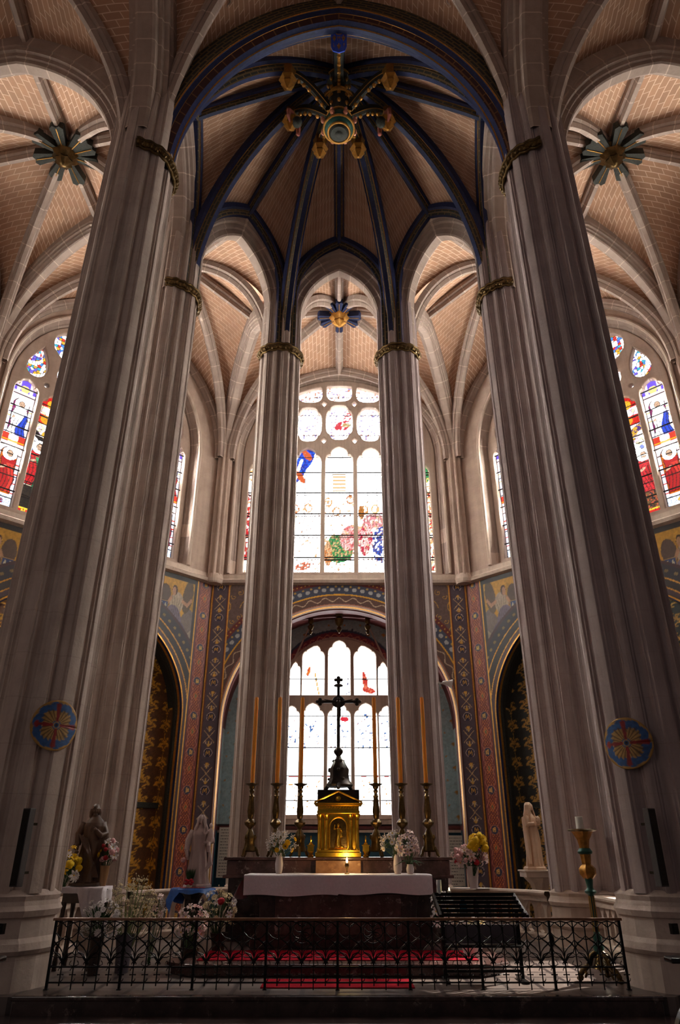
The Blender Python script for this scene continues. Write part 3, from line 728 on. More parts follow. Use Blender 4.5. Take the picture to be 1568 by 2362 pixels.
# ------------------------------------------------------------------ piers
PF = [(0,1.0),(.11,1.0),(.125,.955),(.17,.955),(.185,.925),(.24,.87),(.31,.835),(.345,.845),(.36,.895),(.40,.895),(.415,.935),(.5,.945)]
def pier_r(a, R, k=6):
    f = (a*k/(2*PI)) % 1.0; f = np.minimum(f, 1-f)
    return R*np.interp(f, [p[0] for p in PF], [p[1] for p in PF])
def pier(key, s, label, z0=0.3):
    x, y, R = PIER[key]; x *= s
    root = empty('stone_pier', (x, y, 0)); tag(root, label, 'pier', 'clustered limestone piers of the choir')
    na = 432; A = np.linspace(0, 2*PI, na+1)
    rot = math.atan2(APSE[1]-y, -x)
    zb = 1.33 if key == 'P1' else 1.15
    zs = np.r_[zb, np.linspace(zb+.3, ZC, 8), np.linspace(ZC+.4, 18.4, 5), 21.0]; sc = np.r_[1.0, np.full(8, 1.0), 1, 1, 1, .97, .9, .55]
    Pm = np.zeros((len(zs), na+1, 3))
    for i, z in enumerate(zs):
        r = pier_r(A-rot, R)*sc[i]; Pm[i, :, 0] = np.cos(A)*r; Pm[i, :, 1] = np.sin(A)*r; Pm[i, :, 2] = z
    patch('shaft', Pm, M['stone'] if s < 0 else M['stone_shaded'], root, smooth=False, flip=True)
    # moulded octagonal plinth
    b = MB(); oct_ = lambda r, z: (r, z)
    prof = [(R*1.03, 0), (R*1.03, zb*.50), (R*1.06, zb*.51), (R*1.10, zb*.545), (R*1.07, zb*.60), (R*1.01, zb*.64), (R*1.00, zb*.80), (R*1.04, zb*.81), (R*1.07, zb*.86), (R*1.02, zb*.90), (R*1.0, zb*.94), (R*1.02, zb*.98), (R*.90, zb*1.03)]
    b.lathe(prof, seg=16, fn=lambda a, z: 1+.012*math.cos(8*a)); b.build('plinth', M['wallstone'] if key != 'P1' else M['stone'], root)
    # gilded capital band on the side of the choir
    cb = MB(); n = 40; span = math.radians({'P1': 70, 'P2': 72, 'P3': 100}[key])
    c0 = rot+(.0 if key != 'P1' else .62*s)
    pts = []
    for i in range(n+1):
        a = c0-span+2*span*i/n; r = R*(.985+.02*math.cos(6*(a-rot)))+.03
        pts.append((math.cos(a)*r, math.sin(a)*r, ZC+.02*math.sin(i*1.3)))
    cb.tube(pts, .085, 8); cb.tube([(p[0]*1.04, p[1]*1.04, p[2]+.10) for p in pts], .045, 6); cb.tube([(p[0]*.99, p[1]*.99, p[2]-.10) for p in pts], .03, 6)
    for i in range(1, n, 2):
        p = pts[i]; cb.ball((p[0]*1.05, p[1]*1.05, p[2]-.02), (.06, .06, .075), 6, 5)
    cb.build('capital', M['bronze'], root, smooth=True)
    return root
pier('P1', -1, 'nearest left stone pier with a round painted cross and speaker'); pier('P1', 1, 'nearest right stone pier with a round painted cross and speaker')
pier('P2', -1, 'second left stone pier, behind the brown statue'); pier('P2', 1, 'second right stone pier, behind the tall gilt candlestick')
pier('P3', -1, 'slender stone pier left of the tabernacle, between window and painted arch'); pier('P3', 1, 'slender stone pier right of the tabernacle, between window and painted arch')

# ------------------------------------------------------------------ arcade arches
AP = [(-.40,1.05),(-.40,.55),(-.36,.50),(-.36,.36),(-.28,.33),(-.26,.20),(-.20,.18),(-.18,.04),(-.13,.0),(.13,.0),(.18,.04),(.20,.18),(.26,.20),(.28,.33),(.36,.36),(.36,.50),(.40,.55),(.40,1.05)]
arc_root = empty('arcade_arches'); tag(arc_root, kind='structure')
def arcade(k1, s1, k2, s2, z1):
    A, B = P(k1, s1), P(k2, s2); d = norm(B-A); R1, R2 = PIER[k1][2], PIER[k2][2]
    thick_arch(arc_root, A+d*R1*.95, B-d*R2*.95, ZC-.1, z1, AP, [M['ribstone']], phm=68, name='arcade_arch', stilt=16.9)
arcade('P3', -1, 'P3', 1, 18.95); arcade('P3', -1, 'P2', -1, 19.15); arcade('P3', 1, 'P2', 1, 19.15)
arcade('P2', -1, 'P1', -1, 19.3); arcade('P2', 1, 'P1', 1, 19.3)
for s in (-1, 1):
    A, B = P('P1', s), P0(s); thick_arch(arc_root, A+norm(B-A)*.7, B-norm(B-A)*.7, ZC+.6, 20.6, [(a*1.3, b) for a, b in AP], [M['ribstone']], phm=74, name='arcade_arch')
    A, B = P('P1', s), Cc('C1', s); thick_arch(arc_root, A+norm(B-A)*.66, B-norm(B-A)*.3, ZC, 19.2, [(a*.85, b*.7) for a, b in AP], [M['ribstone']], phm=80, name='transverse_arch')
    A, B = P('P2', s), Cc('C2', s); thick_arch(arc_root, A+norm(B-A)*.62, B-norm(B-A)*.3, ZC, 19.3, [(a*.7, b*.6) for a, b in AP], [M['ribstone']], phm=76, name='transverse_arch')
    A, B = P('P3', s), Cc('C3', s); thick_arch(arc_root, A+norm(B-A)*.58, B-norm(B-A)*.3, ZC, 19.2, [(a*.7, b*.6) for a, b in AP], [M['ribstone']], phm=72, name='transverse_arch')
# great painted arch at the mouth of the apse
GP = [(-.42,.75),(-.42,.30),(-.40,.27),(-.38,.27),(-.30,.20),(-.28,.20),(-.20,.07),(-.07,.03),(-.05,.0),(.05,.0),(.07,.03),(.20,.07),(.28,.20),(.30,.20),(.38,.27),(.40,.27),(.42,.30),(.42,.75)]
GS = [2,0,1,0,3,1,0,1,0,2,1,0,1,3,0,1,0,2,2]
thick_arch(arc_root, np.array([-3.72, 10.3]), np.array([3.72, 10.3]), ZC-.1, 20.9, [(a*.85, b) for a, b in GP], PMATS, [2,1,0,0,1,3,0,1,0,1,0,3,1,0,0,1,2,2], phm=82, n=34, name='chancel_arch')

# ------------------------------------------------------------------ vaults
ZF = 20.3
zz = [ZC]*8
cor = [P('P1', -1), P('P2', -1), P('P3', -1), P('P3', 1), P('P2', 1), P('P1', 1)]
S = lambda z, **k: dict(z=z, phm=72, former=True, fs=1.0, off=.42, stilt=17.6, **k)
vault('ceiling_apse', cor, zz, (0, 12.3, 22.3), [S(20.35), S(19.95), S(19.9), S(19.95), S(20.35), dict(z=21.35, M=np.array([0, 10.3]), phm=80)], True)
cor = [P('P1', 1), P0(1), P0(-1), P('P1', -1)]
vault('ceiling_choir', cor, [ZC+.3]*4, (0, 7.2, 22.4), [dict(z=21.6, phm=76), dict(z=21.4, phm=80), dict(z=21.6, phm=76), dict(z=21.4, phm=80, M=np.array([0, 10.3]))], False)
V = lambda z: dict(z=z, phm=76)
vault('ceiling_ambulatory', [P('P3', -1), Cc('C3', -1), Cc('C3', 1), P('P3', 1)], zz, (0, 19.9, 20.3), [V(19.8), dict(z=19.75, phm=82, former=True), V(19.8), V(19.6)])
for s, nm in ((-1, 'left'), (1, 'right')):
    vault('ceiling_diagonal_'+nm, [P('P2', s), Cc('C2', s), Cc('C3', s), P('P3', s)], zz, (5.5*s, 17.8, 20.4), [V(19.8), dict(z=19.9, phm=82, former=True), V(19.8), V(19.7)])
    vault('ceiling_side_'+nm, [P('P1', s), Cc('C1', s), Cc('C2', s), P('P2', s)], zz, (7.95*s, 13.2, 20.3), [V(19.75), dict(z=19.8, phm=82, former=True), V(19.8), V(19.9)])
    vault('ceiling_aisle_'+nm, [P0(s), Cc('C0', s), Cc('C1', s), P('P1', s)], zz, (7.75*s, 7.3, 20.5), [V(19.8), dict(z=19.8, phm=82, former=True), V(19.8), V(20.9)])

# hanging bosses of the ambulatory, eight dark arms on a gilt pendant
def boss(x, y, z, label, arms, gold='bronze'):
    root = empty('vault_boss', (x, y, z)); tag(root, label, 'boss', 'pendant bosses of the ambulatory vault')
    b = MB(); b.lathe([(.16,.05),(.30,-.02),(.34,-.10),(.27,-.17),(.30,-.24),(.25,-.33),(.17,-.38),(.20,-.46),(.12,-.54),(.04,-.60)], seg=16, fn=lambda a, z: 1+.10*math.cos(8*a))
    for k in range(8): b.ball((.29*math.cos(k*PI/4), .29*math.sin(k*PI/4), -.17), (.06, .06, .09), 6, 5)
    b.xform(Matrix.Scale(1.2, 4)); b.build('pendant', M[gold], root, smooth=True)
    for (tx, ty, tz) in arms:
        d = Vector((tx-x, ty-y, 0)).normalized(); a = MB(); n = Vector((-d.y, d.x, 0)); dz = (tz-z)/Vector((tx-x, ty-y, 0)).length
        L_ = .86 if gold == 'bronze' else .74
        w_ = .19 if gold == 'bronze' else .14; p = [d*.2-n*w_*.45, d*L_-n*w_, d*(L_+.08)-n*w_*.5, d*(L_+.03), d*(L_+.08)+n*w_*.5, d*L_+n*w_, d*.2+n*w_*.45]
        top = [(q.x, q.y, -.02+q.length*dz) for q in p]; bot = [(q.x, q.y, -.27+q.length*dz) for q in p]; k = len(p)
        a.add(top+bot, [tuple(range(k)), tuple(range(2*k-1, k-1, -1))]+[(i, k+i, k+(i+1) % k, (i+1) % k) for i in range(k)])
        a.mat(1).tube([(0, 0, -.285), (d.x*L_, d.y*L_, -.285+L_*dz)], .014, 5)
        a.build('arm', [M['darkrib'] if gold == 'bronze' else plain('deep_blue_paint', srgb(30,38,70), .7, 0, .3, 14, .1, .2), M['goldpaint']], root)
    return root
def arms_of(cs, Ms): return [(c[0], c[1], 19.9) for c in cs]+[(m[0], m[1], 20.0) for m in Ms]
for s, lb in ((-1, 'dark gilt boss of the left vault, star of eight black arms'), (1, 'dark gilt boss of the right vault, star of eight black arms')):
    cs = [P('P1', s), Cc('C1', s), Cc('C2', s), P('P2', s)]; ms = [(cs[i]+cs[(i+1) % 4])/2 for i in range(4)]
    boss(7.95*s, 13.2, 20.18, lb, arms_of(cs, ms))
cs = [P('P3', -1), Cc('C3', -1), Cc('C3', 1), P('P3', 1)]; ms = [(cs[i]+cs[(i+1) % 4])/2 for i in range(4)]
boss(0, 19.9, 20.15, 'blue and gilt boss seen through the central arch above the window', arms_of(cs, ms), 'goldpaint')

# ------------------------------------------------------------------ apse pendant and its flying ribs
root = empty('apse_pendant', (0, 12.3, 22.2)); tag(root, 'large carved pendant hanging from the centre of the painted apse vault', 'pendant boss')
b = MB(); b.mat(0).lathe([(.30,.1),(.36,-.2),(.28,-.5),(.24,-.9),(.30,-1.3),(.27,-1.8),(.32,-2.0)], seg=16, fn=lambda a, z: 1+.06*math.cos(8*a))
b.mat(1)
for zz_, r in ((-.25,.36),(-.95,.27),(-1.35,.46),(-1.95,.33)): b.tube([(r*math.cos(t), r*math.sin(t), zz_) for t in np.linspace(0, 2*PI, 25)], .035, 6)
for k in range(8):
    for j in range(4): b.ball((.30*math.cos(k*PI/4), .30*math.sin(k*PI/4), -.5-.36*j), (.06, .06, .08), 6, 5)
b.build('pendant_body', [M['darkrib'], M['goldpaint']], root, smooth=True)
b = MB(); b.mat(0).lathe([(.24,-2.0),(.36,-2.06),(.42,-2.2),(.42,-2.4),(.36,-2.5),(.28,-2.56)], seg=24)
b.mat(1)
for r, z in ((.42,-2.42),(.30,-2.57)): b.tube([(r*math.cos(t), r*math.sin(t), z) for t in np.linspace(0, 2*PI, 25)], .035, 6)
b.build('crown_ring', [M['dgreen'], M['goldpaint']], root, smooth=True)
for k in range(8):
    a = k*PI/4+PI/8; m = MB(); m.ball((.47*math.cos(a), .47*math.sin(a), -2.32), (.07, .07, .09), 8, 6); m.ball((.49*math.cos(a), .49*math.sin(a), -2.21), .05, 8, 6)
    m.build('cherub', plain('cherub_paint', srgb(176,110,86), .55), root, smooth=True)
b = MB(); b.lathe([(.05,-2.66),(.22,-2.64),(.28,-2.56),(.28,-2.48)], seg=24); b.ball((0, 0, -2.64), (.12, .12, .06), 10, 6); b.build('medallion', M['darkrib'], root, smooth=True)
pend = root
sat = []
for nm, key, s in (('P1l','P1',-1),('P2l','P2',-1),('P3l','P3',-1),('P3r','P3',1),('P2r','P2',1),('P1r','P1',1)):
    d = norm(P(key, s)-APSE); dist = 1.55
    q = APSE+d*dist; tot = np.linalg.norm(P(key, s)-APSE); path = arcpts(P(key, s)+norm(APSE-P(key, s))*.3, ZC, APSE, 22.3, 80, 60)
    zr = path[np.argmin(np.hypot(path[:, 0]-q[0], path[:, 1]-q[1])), 2]-.2
    sat.append((key, s, q, zr, d))
lbs = {('P1',-1):'left rear gilt pendant on the rib to the nearest left pier', ('P1',1):'right rear gilt pendant on the rib to the nearest right pier',
 ('P2',-1):'winged pendant with shield left of the great central boss', ('P2',1):'winged pendant with shield right of the great central boss',
 ('P3',-1):'small gilt pendant on the rib to the left slender pier', ('P3',1):'small gilt pendant on the rib to the right slender pier'}
for key, s, q, zr, d in sat:
    r = empty('rib_pendant', (q[0], q[1], zr)); tag(r, lbs[(key, s)], 'pendant boss', 'small pendants around the apse boss')
    b = MB(); b.lathe([(.14,.1),(.20,-.05),(.16,-.3),(.21,-.38),(.24,-.46),(.15,-.56),(.18,-.66),(.10,-.76),(.03,-.84)], seg=12, fn=lambda a, z: 1+.08*math.cos(6*a)); b.build('drop', M['goldpaint'], r, smooth=True)
    if key == 'P2':
        for t in (-1, 1):
            w_ = MB(); n = Vector((-d[1], d[0], 0))*t; base = Vector((-d[0]*.1, -d[1]*.1, -.45))
            w_.tube([base, base+n*.16+Vector((0,0,.1)), base+n*.30+Vector((0,0,.02)), base+n*.32-Vector((0,0,.22)), base+n*.2-Vector((0,0,.36))], [.05,.09,.08,.06,.02], 8); w_.build('wing', plain('carved_rose_paint', srgb(150,84,72), .6), r, smooth=True)
        sh = MB(); sh.ball((-d[0]*.22, -d[1]*.22, -.62), (.15, .15, .18), 10, 8); sh.build('shield', M['darkrib'], r, smooth=True)
    # flying rib with gilt knobs, from the pendant to this drop
    zp = 22.2-1.7; p0 = np.array([*(APSE+d*.35), zp]); p1 = np.array([*(q-d*.15), zr-.12]); t = np.linspace(0, 1, 14)
    path = p0[None]*(1-t[:, None])+p1[None]*t[:, None]; path[:, 2] = p0[2]+(p1[2]-p0[2])*np.sin(t*PI/2)
    lat = norm([-d[1], d[0], 0]); N0 = np.cross(norm(path[1]-path[0]), lat)
    if N0[2] < 0: lat = -lat
    fr = empty('flying_rib', (0, 0, 0)); tag(fr, {('P1',-1):'openwork flying rib running back left from the great boss', ('P1',1):'openwork flying rib running back right from the great boss', ('P2',-1):'openwork flying rib between great boss and left winged pendant', ('P2',1):'openwork flying rib between great boss and right winged pendant', ('P3',-1):'short flying rib from great boss to lower left pendant', ('P3',1):'short flying rib from great boss to lower right pendant'}[(key, s)], 'rib', 'flying ribs of the apse boss')
    sweep('rib_body', path, [(-.07,.16),(-.09,-.02),(-.03,-.08),(.03,-.08),(.09,-.02),(.07,.16)], [M['darkrib'], M['goldpaint']], fr, [0,0,0,0,0,0], lateral=lat)
    gb = MB()
    for o_ in (-.09, .09): gb.tube([(p_[0]+lat[0]*o_, p_[1]+lat[1]*o_, p_[2]-.03) for p_ in path], .013, 5)
    gb.build('gilt_line', M['goldpaint'], fr)
    for k in range(1, 6):
        c = path[int(k*14/6)]; kb = MB(); kb.ball((c[0], c[1], c[2]-.16), .06, 8, 6); kb.build('knob', M['goldpaint'], fr, smooth=True)
# crest rib towards the great arch, shield hanging from the arch crown
fr = empty('crest_rib'); tag(fr, 'dark rib with a row of gilt studs from great boss to arch crown', 'rib')
path = np.stack([np.zeros(10), np.linspace(12.1, 10.75, 10), np.linspace(21.6, 21.1, 10)], 1)
sweep('rib_body', path, [(-.11,.3),(-.13,-.02),(-.04,-.1),(.04,-.1),(.13,-.02),(.11,.3)], [M['blue'], M['goldpaint'], M['darkrib']], fr, [0,2,1,2,0,0], lateral=(1,0,0))
for k in range(5):
    kb = MB(); kb.ball((0, 11.95-.27*k, 21.42-.10*k), .06, 8, 6); kb.build('knob', M['goldpaint'], fr, smooth=True)
sh = empty('crown_shield', (0, 10.58, 20.80)); tag(sh, 'blue and gold heraldic shield hanging at the crown of the great arch', 'shield')
b = MB(); b.prism([(-.26,.28),(.26,.28),(.26,-.12),(.20,-.24),(0,-.29),(-.20,-.24),(-.26,-.12)], -.03, .03, 'xz'); b.build('field', plain('heraldic_blue', srgb(40,72,190), .5, 0, .2, 14), sh)
b = MB(); b.lathe([(.1,.28),(.34,.36),(.38,.44),(.30,.5),(.1,.54)], seg=20, sy=.6); b.build('corbel', M['bronze'], sh, smooth=True)
for (cx, cz) in ((-.15,.08),(.15,.08),(0,-.13)):
    b = MB(); b.box((cx, -.04, cz), (.03, .02, .15)); b.box((cx, -.04, cz-.02), (.09, .02, .025)); b.ball((cx-.04, -.04, cz+.02), .022, 6, 4); b.ball((cx+.04, -.04, cz+.02), .022, 6, 4); b.build('lily_charge', M['goldpaint'], sh)
RX = Matrix.Rotation(PI/2, 4, 'X')
text_mesh('letter', 'M', .15, M['goldpaint'], sh, Matrix.Translation((0, -.04, .07)) @ RX, .008)
text_mesh('letter', 'L', .12, M['goldpaint'], sh, Matrix.Translation((-.16, -.04, -.10)) @ RX, .008)
text_mesh('letter', 'F', .12, M['goldpaint'], sh, Matrix.Translation((.17, -.04, -.10)) @ RX, .008)
b = MB(); b.tube([(.09*math.cos(t), -.04, .21+.03*math.sin(t)) for t in np.linspace(0, 2*PI, 17)], .012, 5); b.build('crown_ring', M['goldpaint'], sh)
sh.scale = (.80, .8, .95); sh.rotation_euler = (.55, 0, 0)

# ------------------------------------------------------------------ outer walls with their bays
def bays():
    out = [('axial', (0, 23.0), 0.0, 4.5)]
    for s in (-1, 1):
        A, B = (Cc('C2', -1), Cc('C3', -1)) if s < 0 else (Cc('C3', 1), Cc('C2', 1)); d = B-A
        out.append(('left' if s < 0 else 'right', tuple((A+B)/2), math.atan2(d[1], d[0]), np.linalg.norm(d)/2))
    for s in (-1, 1):
        A, B = (Cc('C1', -1), Cc('C2', -1)) if s < 0 else (Cc('C2', 1), Cc('C1', 1)); d = B-A
        out.append(('left_bay' if s < 0 else 'right_bay', tuple((A+B)/2), math.atan2(d[1], d[0]), np.linalg.norm(d)/2))
    return out
def ell_arch(a, z0, zs, rise, n=40, c=0):
    return [(c-a, z0)]+[(c+a*math.cos(t), zs+rise*math.sin(t)) for t in np.linspace(PI, 0, n)]+[(c+a, z0)]
def lancet(c, hw, z0, top, cusp=True, pointed=.75):
    """trefoil-headed light"""
    zs = top-hw*1.15; pts = [(c-hw, z0), (c-hw, zs)]
    L_ = [(-1,0),(-.97,.22),(-.86,.42),(-.70,.52),(-.60,.50),(-.62,.64),(-.52,.86),(-.32,1.03),(0,1.15)]
    pts += [(c+x*hw, zs+y*hw) for x, y in L_]; pts += [(c-x*hw, zs+y*hw) for x, y in reversed(L_[:-1])]
    pts.append((c+hw, z0)); return pts
def oval(c, z, a, b, n=28, e=2.6, quat=0):
    o = []
    for i in range(n):
        t = 2*PI*i/n; ct, st = math.cos(t), math.sin(t)
        q = 1-quat*max(0, math.cos(4*t+PI))**3
        o.append((c+a*q*math.copysign(abs(ct)**(2/e), ct), z+b*q*math.copysign(abs(st)**(2/e), st)))
    return o
def teardrop(c, z, a, h, lean=0, n=24):
    o = []
    for i in range(n):
        t = 2*PI*i/n; y = .5-.5*math.cos(t); x = math.sin(t)*math.sin(t/2)**1.2 if t < PI else math.sin(t)*math.sin((2*PI-t)/2)**1.2
        o.append((c+x*a+lean*(1-y), z+h*(1-y)))
    return o[::-1]
def fix_ccw(p): return p
wn = 0
for kind, (bx, by), rz, Lh in bays():
    ax = kind == 'axial'; sm_ = Lh < 3.6
    W = empty('wall_'+('back' if ax else kind), (bx, by, 0), rz); tag(W, kind='structure')
    # wall plate with the great window opening
    a = 3.68 if ax else (2.35 if sm_ else 3.28); cu = 0 if ax or sm_ else (-.28 if kind == 'left' else .28); zs = 15.9 if ax else 15.2; rise = 3.5 if ax else 3.5
    op = ell_arch(a, 10.75, zs, rise, 44, cu); op2 = ell_arch(a+.32, 10.72, zs, rise+.30, 44, cu)
    pl = filled('upper_wall', [[(-Lh-.05,10.3),(Lh+.05,10.3),(Lh+.05,21.6),(-Lh-.05,21.6)], op2[::-1]], .5, .0, M['wallstone'], W); pl.location = (0, .25, 0)
    # splayed reveal
    A_ = np.array(op); B_ = np.array(op2); Pm = np.zeros((len(A_), 4, 3))
    for j, t in enumerate((0, .35, .5, 1)):
        q = B_*(1-t)+A_*t; Pm[:, j, 0] = q[:, 0]; Pm[:, j, 2] = q[:, 1]; Pm[:, j, 1] = (0, .22, .24, .52)[j]
    al = np.arange(len(A_))*.25; UV = np.stack(np.meshgrid(al, [0, .3, .4, .7], indexing='ij'), -1)
    patch('reveal', Pm, M['ribstone'], W, UV, flip=False, smooth=False)
    pth = np.array([(q[0], -.03, q[1]) for q in op2]); mb = MB(); mb.tube([tuple(p) for p in pth], .07, 8); mb.build('reveal_roll', M['sill'], W, smooth=True)
    # sill and string course
    sp = [(0,10.28),(-.16,10.32),(-.20,10.42),(-.08,10.50),(-.05,10.66),(.5,10.80),(.5,10.28)]
    mb = MB(); mb.prism([(y, z) for y, z in sp], -Lh, Lh, 'yz'); mb.build('sill', M['sill'], W)
    # window
    wn += 1; Wd = empty('window_%d' % wn, (bx, by, 0), rz); tag(Wd, kind='structure')
    tr = M['sill'] if ax else M['wallstone']
    holes = []
    if ax:
        lts = [(0, .545, 16.25), (-1.25, .545, 16.2), (1.25, .545, 16.2), (-2.72, .80, 16.0), (2.72, .80, 16.0)]
        for c, hw, tp in lts: holes.append(lancet(c, hw, 10.9, tp))
        for c, z, aa, bb in ((0, 17.42, .55, .84), (-1.24, 17.33, .53, .82), (1.24, 17.33, .53, .82), (-2.35, 17.0, .42, .62), (2.35, 17.0, .42, .62), (-3.02, 16.75, .20, .26), (3.02, 16.75, .20, .26)): holes.append(oval(c, z, aa, bb, 32, 2.7, .10))
        def clip_top(p): return [(x, min(z, zs+(rise-.16)*math.sqrt(max(0, 1-(x/(a-.1))**2)))) for x, z in p]
        for c, z, aa, bb in ((0, 18.95, .53, .50), (-1.2, 18.85, .50, .46), (1.2, 18.85, .50, .46), (-2.25, 18.02, .32, .30), (2.25, 18.02, .32, .30)): holes.append(clip_top(oval(c, z, aa, bb, 28, 3.0)))
        for c, z in ((.62, 18.33), (-.62, 18.33), (.62, 16.55), (-.62, 16.55), (-1.80, 16.42), (1.80, 16.42)): holes.append([(c-.12, z), (c, z-.14), (c+.12, z), (c, z+.14)])
    else:
        lts = [(cu+.93*k, .37, 15.45 if abs(k) == 3 else (15.25 if abs(k) == 2 else 14.9)) for k in ((-2, -1, 0, 1, 2) if sm_ else (-3, -2, -1, 0, 1, 2, 3))]
        for c, hw, tp in lts: holes.append(lancet(c, hw, 10.95, tp))
        for s in (() if sm_ else (-1, 1)):
            holes.append(teardrop(cu+s*2.68, 15.65, .44, 1.25, -s*.12)); holes.append(oval(cu+s*1.76, 17.32, .54, .56, 26, 2.2, .08)); holes.append(oval(cu+s*1.62, 16.10, .36, .42, 24, 2.2, .12))
            holes.append(oval(cu+s*2.24, 15.50, .08, .08, 12, 2)); holes.append(oval(cu+s*.62, 15.75, .34, .45, 24, 2.2, .1)); holes.append(oval(cu+s*.70, 16.75, .30, .24, 20, 2.2, .1))
        holes.append(oval(cu, 17.75, .62, .62, 28, 2.2, .1))
        if sm_: holes += [oval(-1.0, 16.2, .6, .6, 26, 2.2, .1), oval(1.0, 16.2, .6, .6, 26, 2.2, .1)]
    t = filled('tracery', [ell_arch(a+.10, 10.66, zs, rise+.10, 44, cu)]+[h[::-1] for h in holes], .20, .045, tr, Wd, 2); t.location = (0, .42, 0)
    # iron saddle bars, one set per light
    for c, hw, tp in lts:
        mb = MB(); z = 11.5
        while z < tp-.25: mb.box((c, .36, z), (hw*2+.06, .03, .035)); z += .9 if ax else .72
        mb.build('saddle_bars', M['lead'], Wd)
    gl = M['glass_main'] if ax else (M['glass_bay'] if sm_ else M['glass_side'])
    fn = glass_axial if ax else glass_side(lts, 10.95, 0 if 'left' in kind else 2, 1 if 'left' in kind else -1)
    cell = .032 if ax else (.05 if sm_ else .018)
    zsp = 16.3 if ax else 15.5
    for k, (c, hw, tp) in enumerate(lts):
        painted('pane', ((0, .46, 0), (1, 0, 0)), c-hw-.06, c+hw+.06, 10.85, tp+.1 if not ax else tp+.06, cell, fn, gl, Wd)
    painted('head_pane', ((0, .48, 0), (1, 0, 0)), cu-a+.15, cu+a-.15, min(t_[2] for t_ in lts), zs+rise-.1, cell*1.2, fn, gl, Wd)
    # lower wall, painted, with chapel arch
    rin = Lh-.62 if ax else Lh-.78; zl = 5.6; rl = 3.9 if ax else 3.4
    cell = .045 if sm_ else .022
    nu = int(2*Lh/cell)+1; nv = int(10.3/cell)+1
    U, Z = np.meshgrid(np.linspace(-Lh, Lh, nu), np.linspace(0, 10.3, nv), indexing='ij')
    if not ax: rl = 3.35
    rr = np.where(Z > zl, np.hypot(U, (Z-zl)*rin/rl), np.abs(U))
    F = grid_faces(nu, nv); ctr = rr.ravel()[F].min(1); keep = ctr > rin-.0
    Pm = np.stack([U, np.zeros_like(U), Z], -1)
    mesh_np('painted_wall', Pm.reshape(-1, 3), F[keep], M['paint'], W, None, lower_front('axial' if ax else 'side', Lh, rin, zl, rl)(U, Z).reshape(-1, 3), smooth=False)
    # moulded jamb and soffit of the arch
    op = np.array([(rin*math.cos(t_), zl+rl*math.sin(t_)) for t_ in np.linspace(PI, 0, 60)]); op = np.vstack([[-rin, 0], op, [rin, 0]])
    prof = [(.0, .05), (-.06, .03), (-.06, -.02), (0.02, -.05), (.05, -.02), (.14, -.05), (.18, .02), (.24, -.06), (.30, -.02), (.34, .05), (.40, .02), (1.0 if ax else .60, .06)]
    # prof: (depth y, inward offset)
    cen = np.array([0, zl]); Pm = np.zeros((len(op), len(prof), 3)); nrm = op-np.stack([np.zeros(len(op)), np.minimum(op[:, 1], zl)], 1); nrm /= np.linalg.norm(nrm, axis=1)[:, None]
    for j, (yy, off) in enumerate(prof):
        q = op+nrm*off; Pm[:, j, 0] = q[:, 0]; Pm[:, j, 2] = q[:, 1]; Pm[:, j, 1] = yy
    sm = [3, 0, 1, 3, 0, 3, 1, 3, 0, 3, 3]
    ms = [M['sill'], M['goldpaint'], M['blue'], M['red']] if ax else [M['darkrib'], M['goldpaint'], M['blue'], M['darkrib']]
    sm = [3, 0, 1, 3, 0, 1, 3, 3, 1, 3, 3] if ax else [0, 1, 2, 0, 1, 0, 3, 2, 0, 0, 0]
    patch('arch_moulding', Pm, ms, W, smooth=False, mi=np.tile(sm, len(op)-1), flip=False)
    # chapel behind
    D = 2.6; DS = .95
    if ax:
        nu, nv = 270, 340; cell = .034
        aw, zw0, zws, rw = 2.12, 2.75, 7.0, 2.10
        hole = ell_arch(aw, zw0, zws, rw, 40)
        bk = filled('chapel_back', [[(-4.2,0),(4.2,0),(4.2,10.2),(-4.2,10.2)], hole[::-1]], .3, 0, M['sill'], W); bk.location = (0, D+.2, 0)
        U, Z = np.meshgrid(np.linspace(-4.2, 4.2, 250), np.linspace(0, 10.2, 300), indexing='ij'); F = grid_faces(250, 300)
        q = np.where(Z > zws, np.hypot(U, (Z-zws)*aw/rw), np.where(Z > zw0, np.abs(U), 9)); keep = q.ravel()[F].min(1) > aw+.04
        col = chapel_blue(U, Z); dd = q-aw; rim = (Z > zw0-.0)
        col = put(col, (dd < .34) & rim, C(44,60,84)); col = put(col, (dd < .25) & rim, C(120,36,58)); ang = np.arctan2(np.maximum(Z-zws, 0), U)*aw
        col = put(col, (dd < .25) & rim & (np.abs(dd-.12-.05*np.sin(ang*22)) < .018), C(200,120,90))
        mesh_np('chapel_painting', np.stack([U, np.full_like(U, D+.03), Z], -1).reshape(-1, 3), F[keep], M['paint'], W, None, col.reshape(-1, 3), smooth=False)
        mb = MB(); mb.box((0, D-.02, 2.66), (5.3, .26, .14)); mb.mat(1).box((0, D-.01, 2.50), (8.4, .12, .10)); mb.mat(0).box((0, D-.03, 2.38), (8.4, .16, .08)); mb.build('chapel_sill', [M['sill'], M['red']], W)
        for s in (-1, 1):
            painted('chapel_side', ((s*4.12, .9, 0), (0, 1, 0)), 0, D-.9, 0, 8.0, .034, chapel_blue, M['paint'], W)
        wn += 1; W2 = empty('window_%d' % wn, (bx, by, 0), rz); tag(W2, kind='structure')
        L2 = []; z1 = 6.55
        for k in range(-2, 3):
            c = (-1.74, -.97, 0, .97, 1.74)[k+2]; hw = .415 if abs(k) < 2 else .29; L2.append(lancet(c, hw, 2.9, z1+.1 if abs(k) < 2 else z1))
            zt = zws+(rw-.10)*math.sqrt(max(0, 1-((abs(c)-.0)/aw)**2))
            q = lancet(c, hw, 6.95, zt-.0 if k == 0 else zt+.06)
            q = [(x, min(z, zws+(rw-.10)*math.sqrt(max(0, 1-(x/(aw-.05))**2)))) for x, z in q]
            L2.append(q)
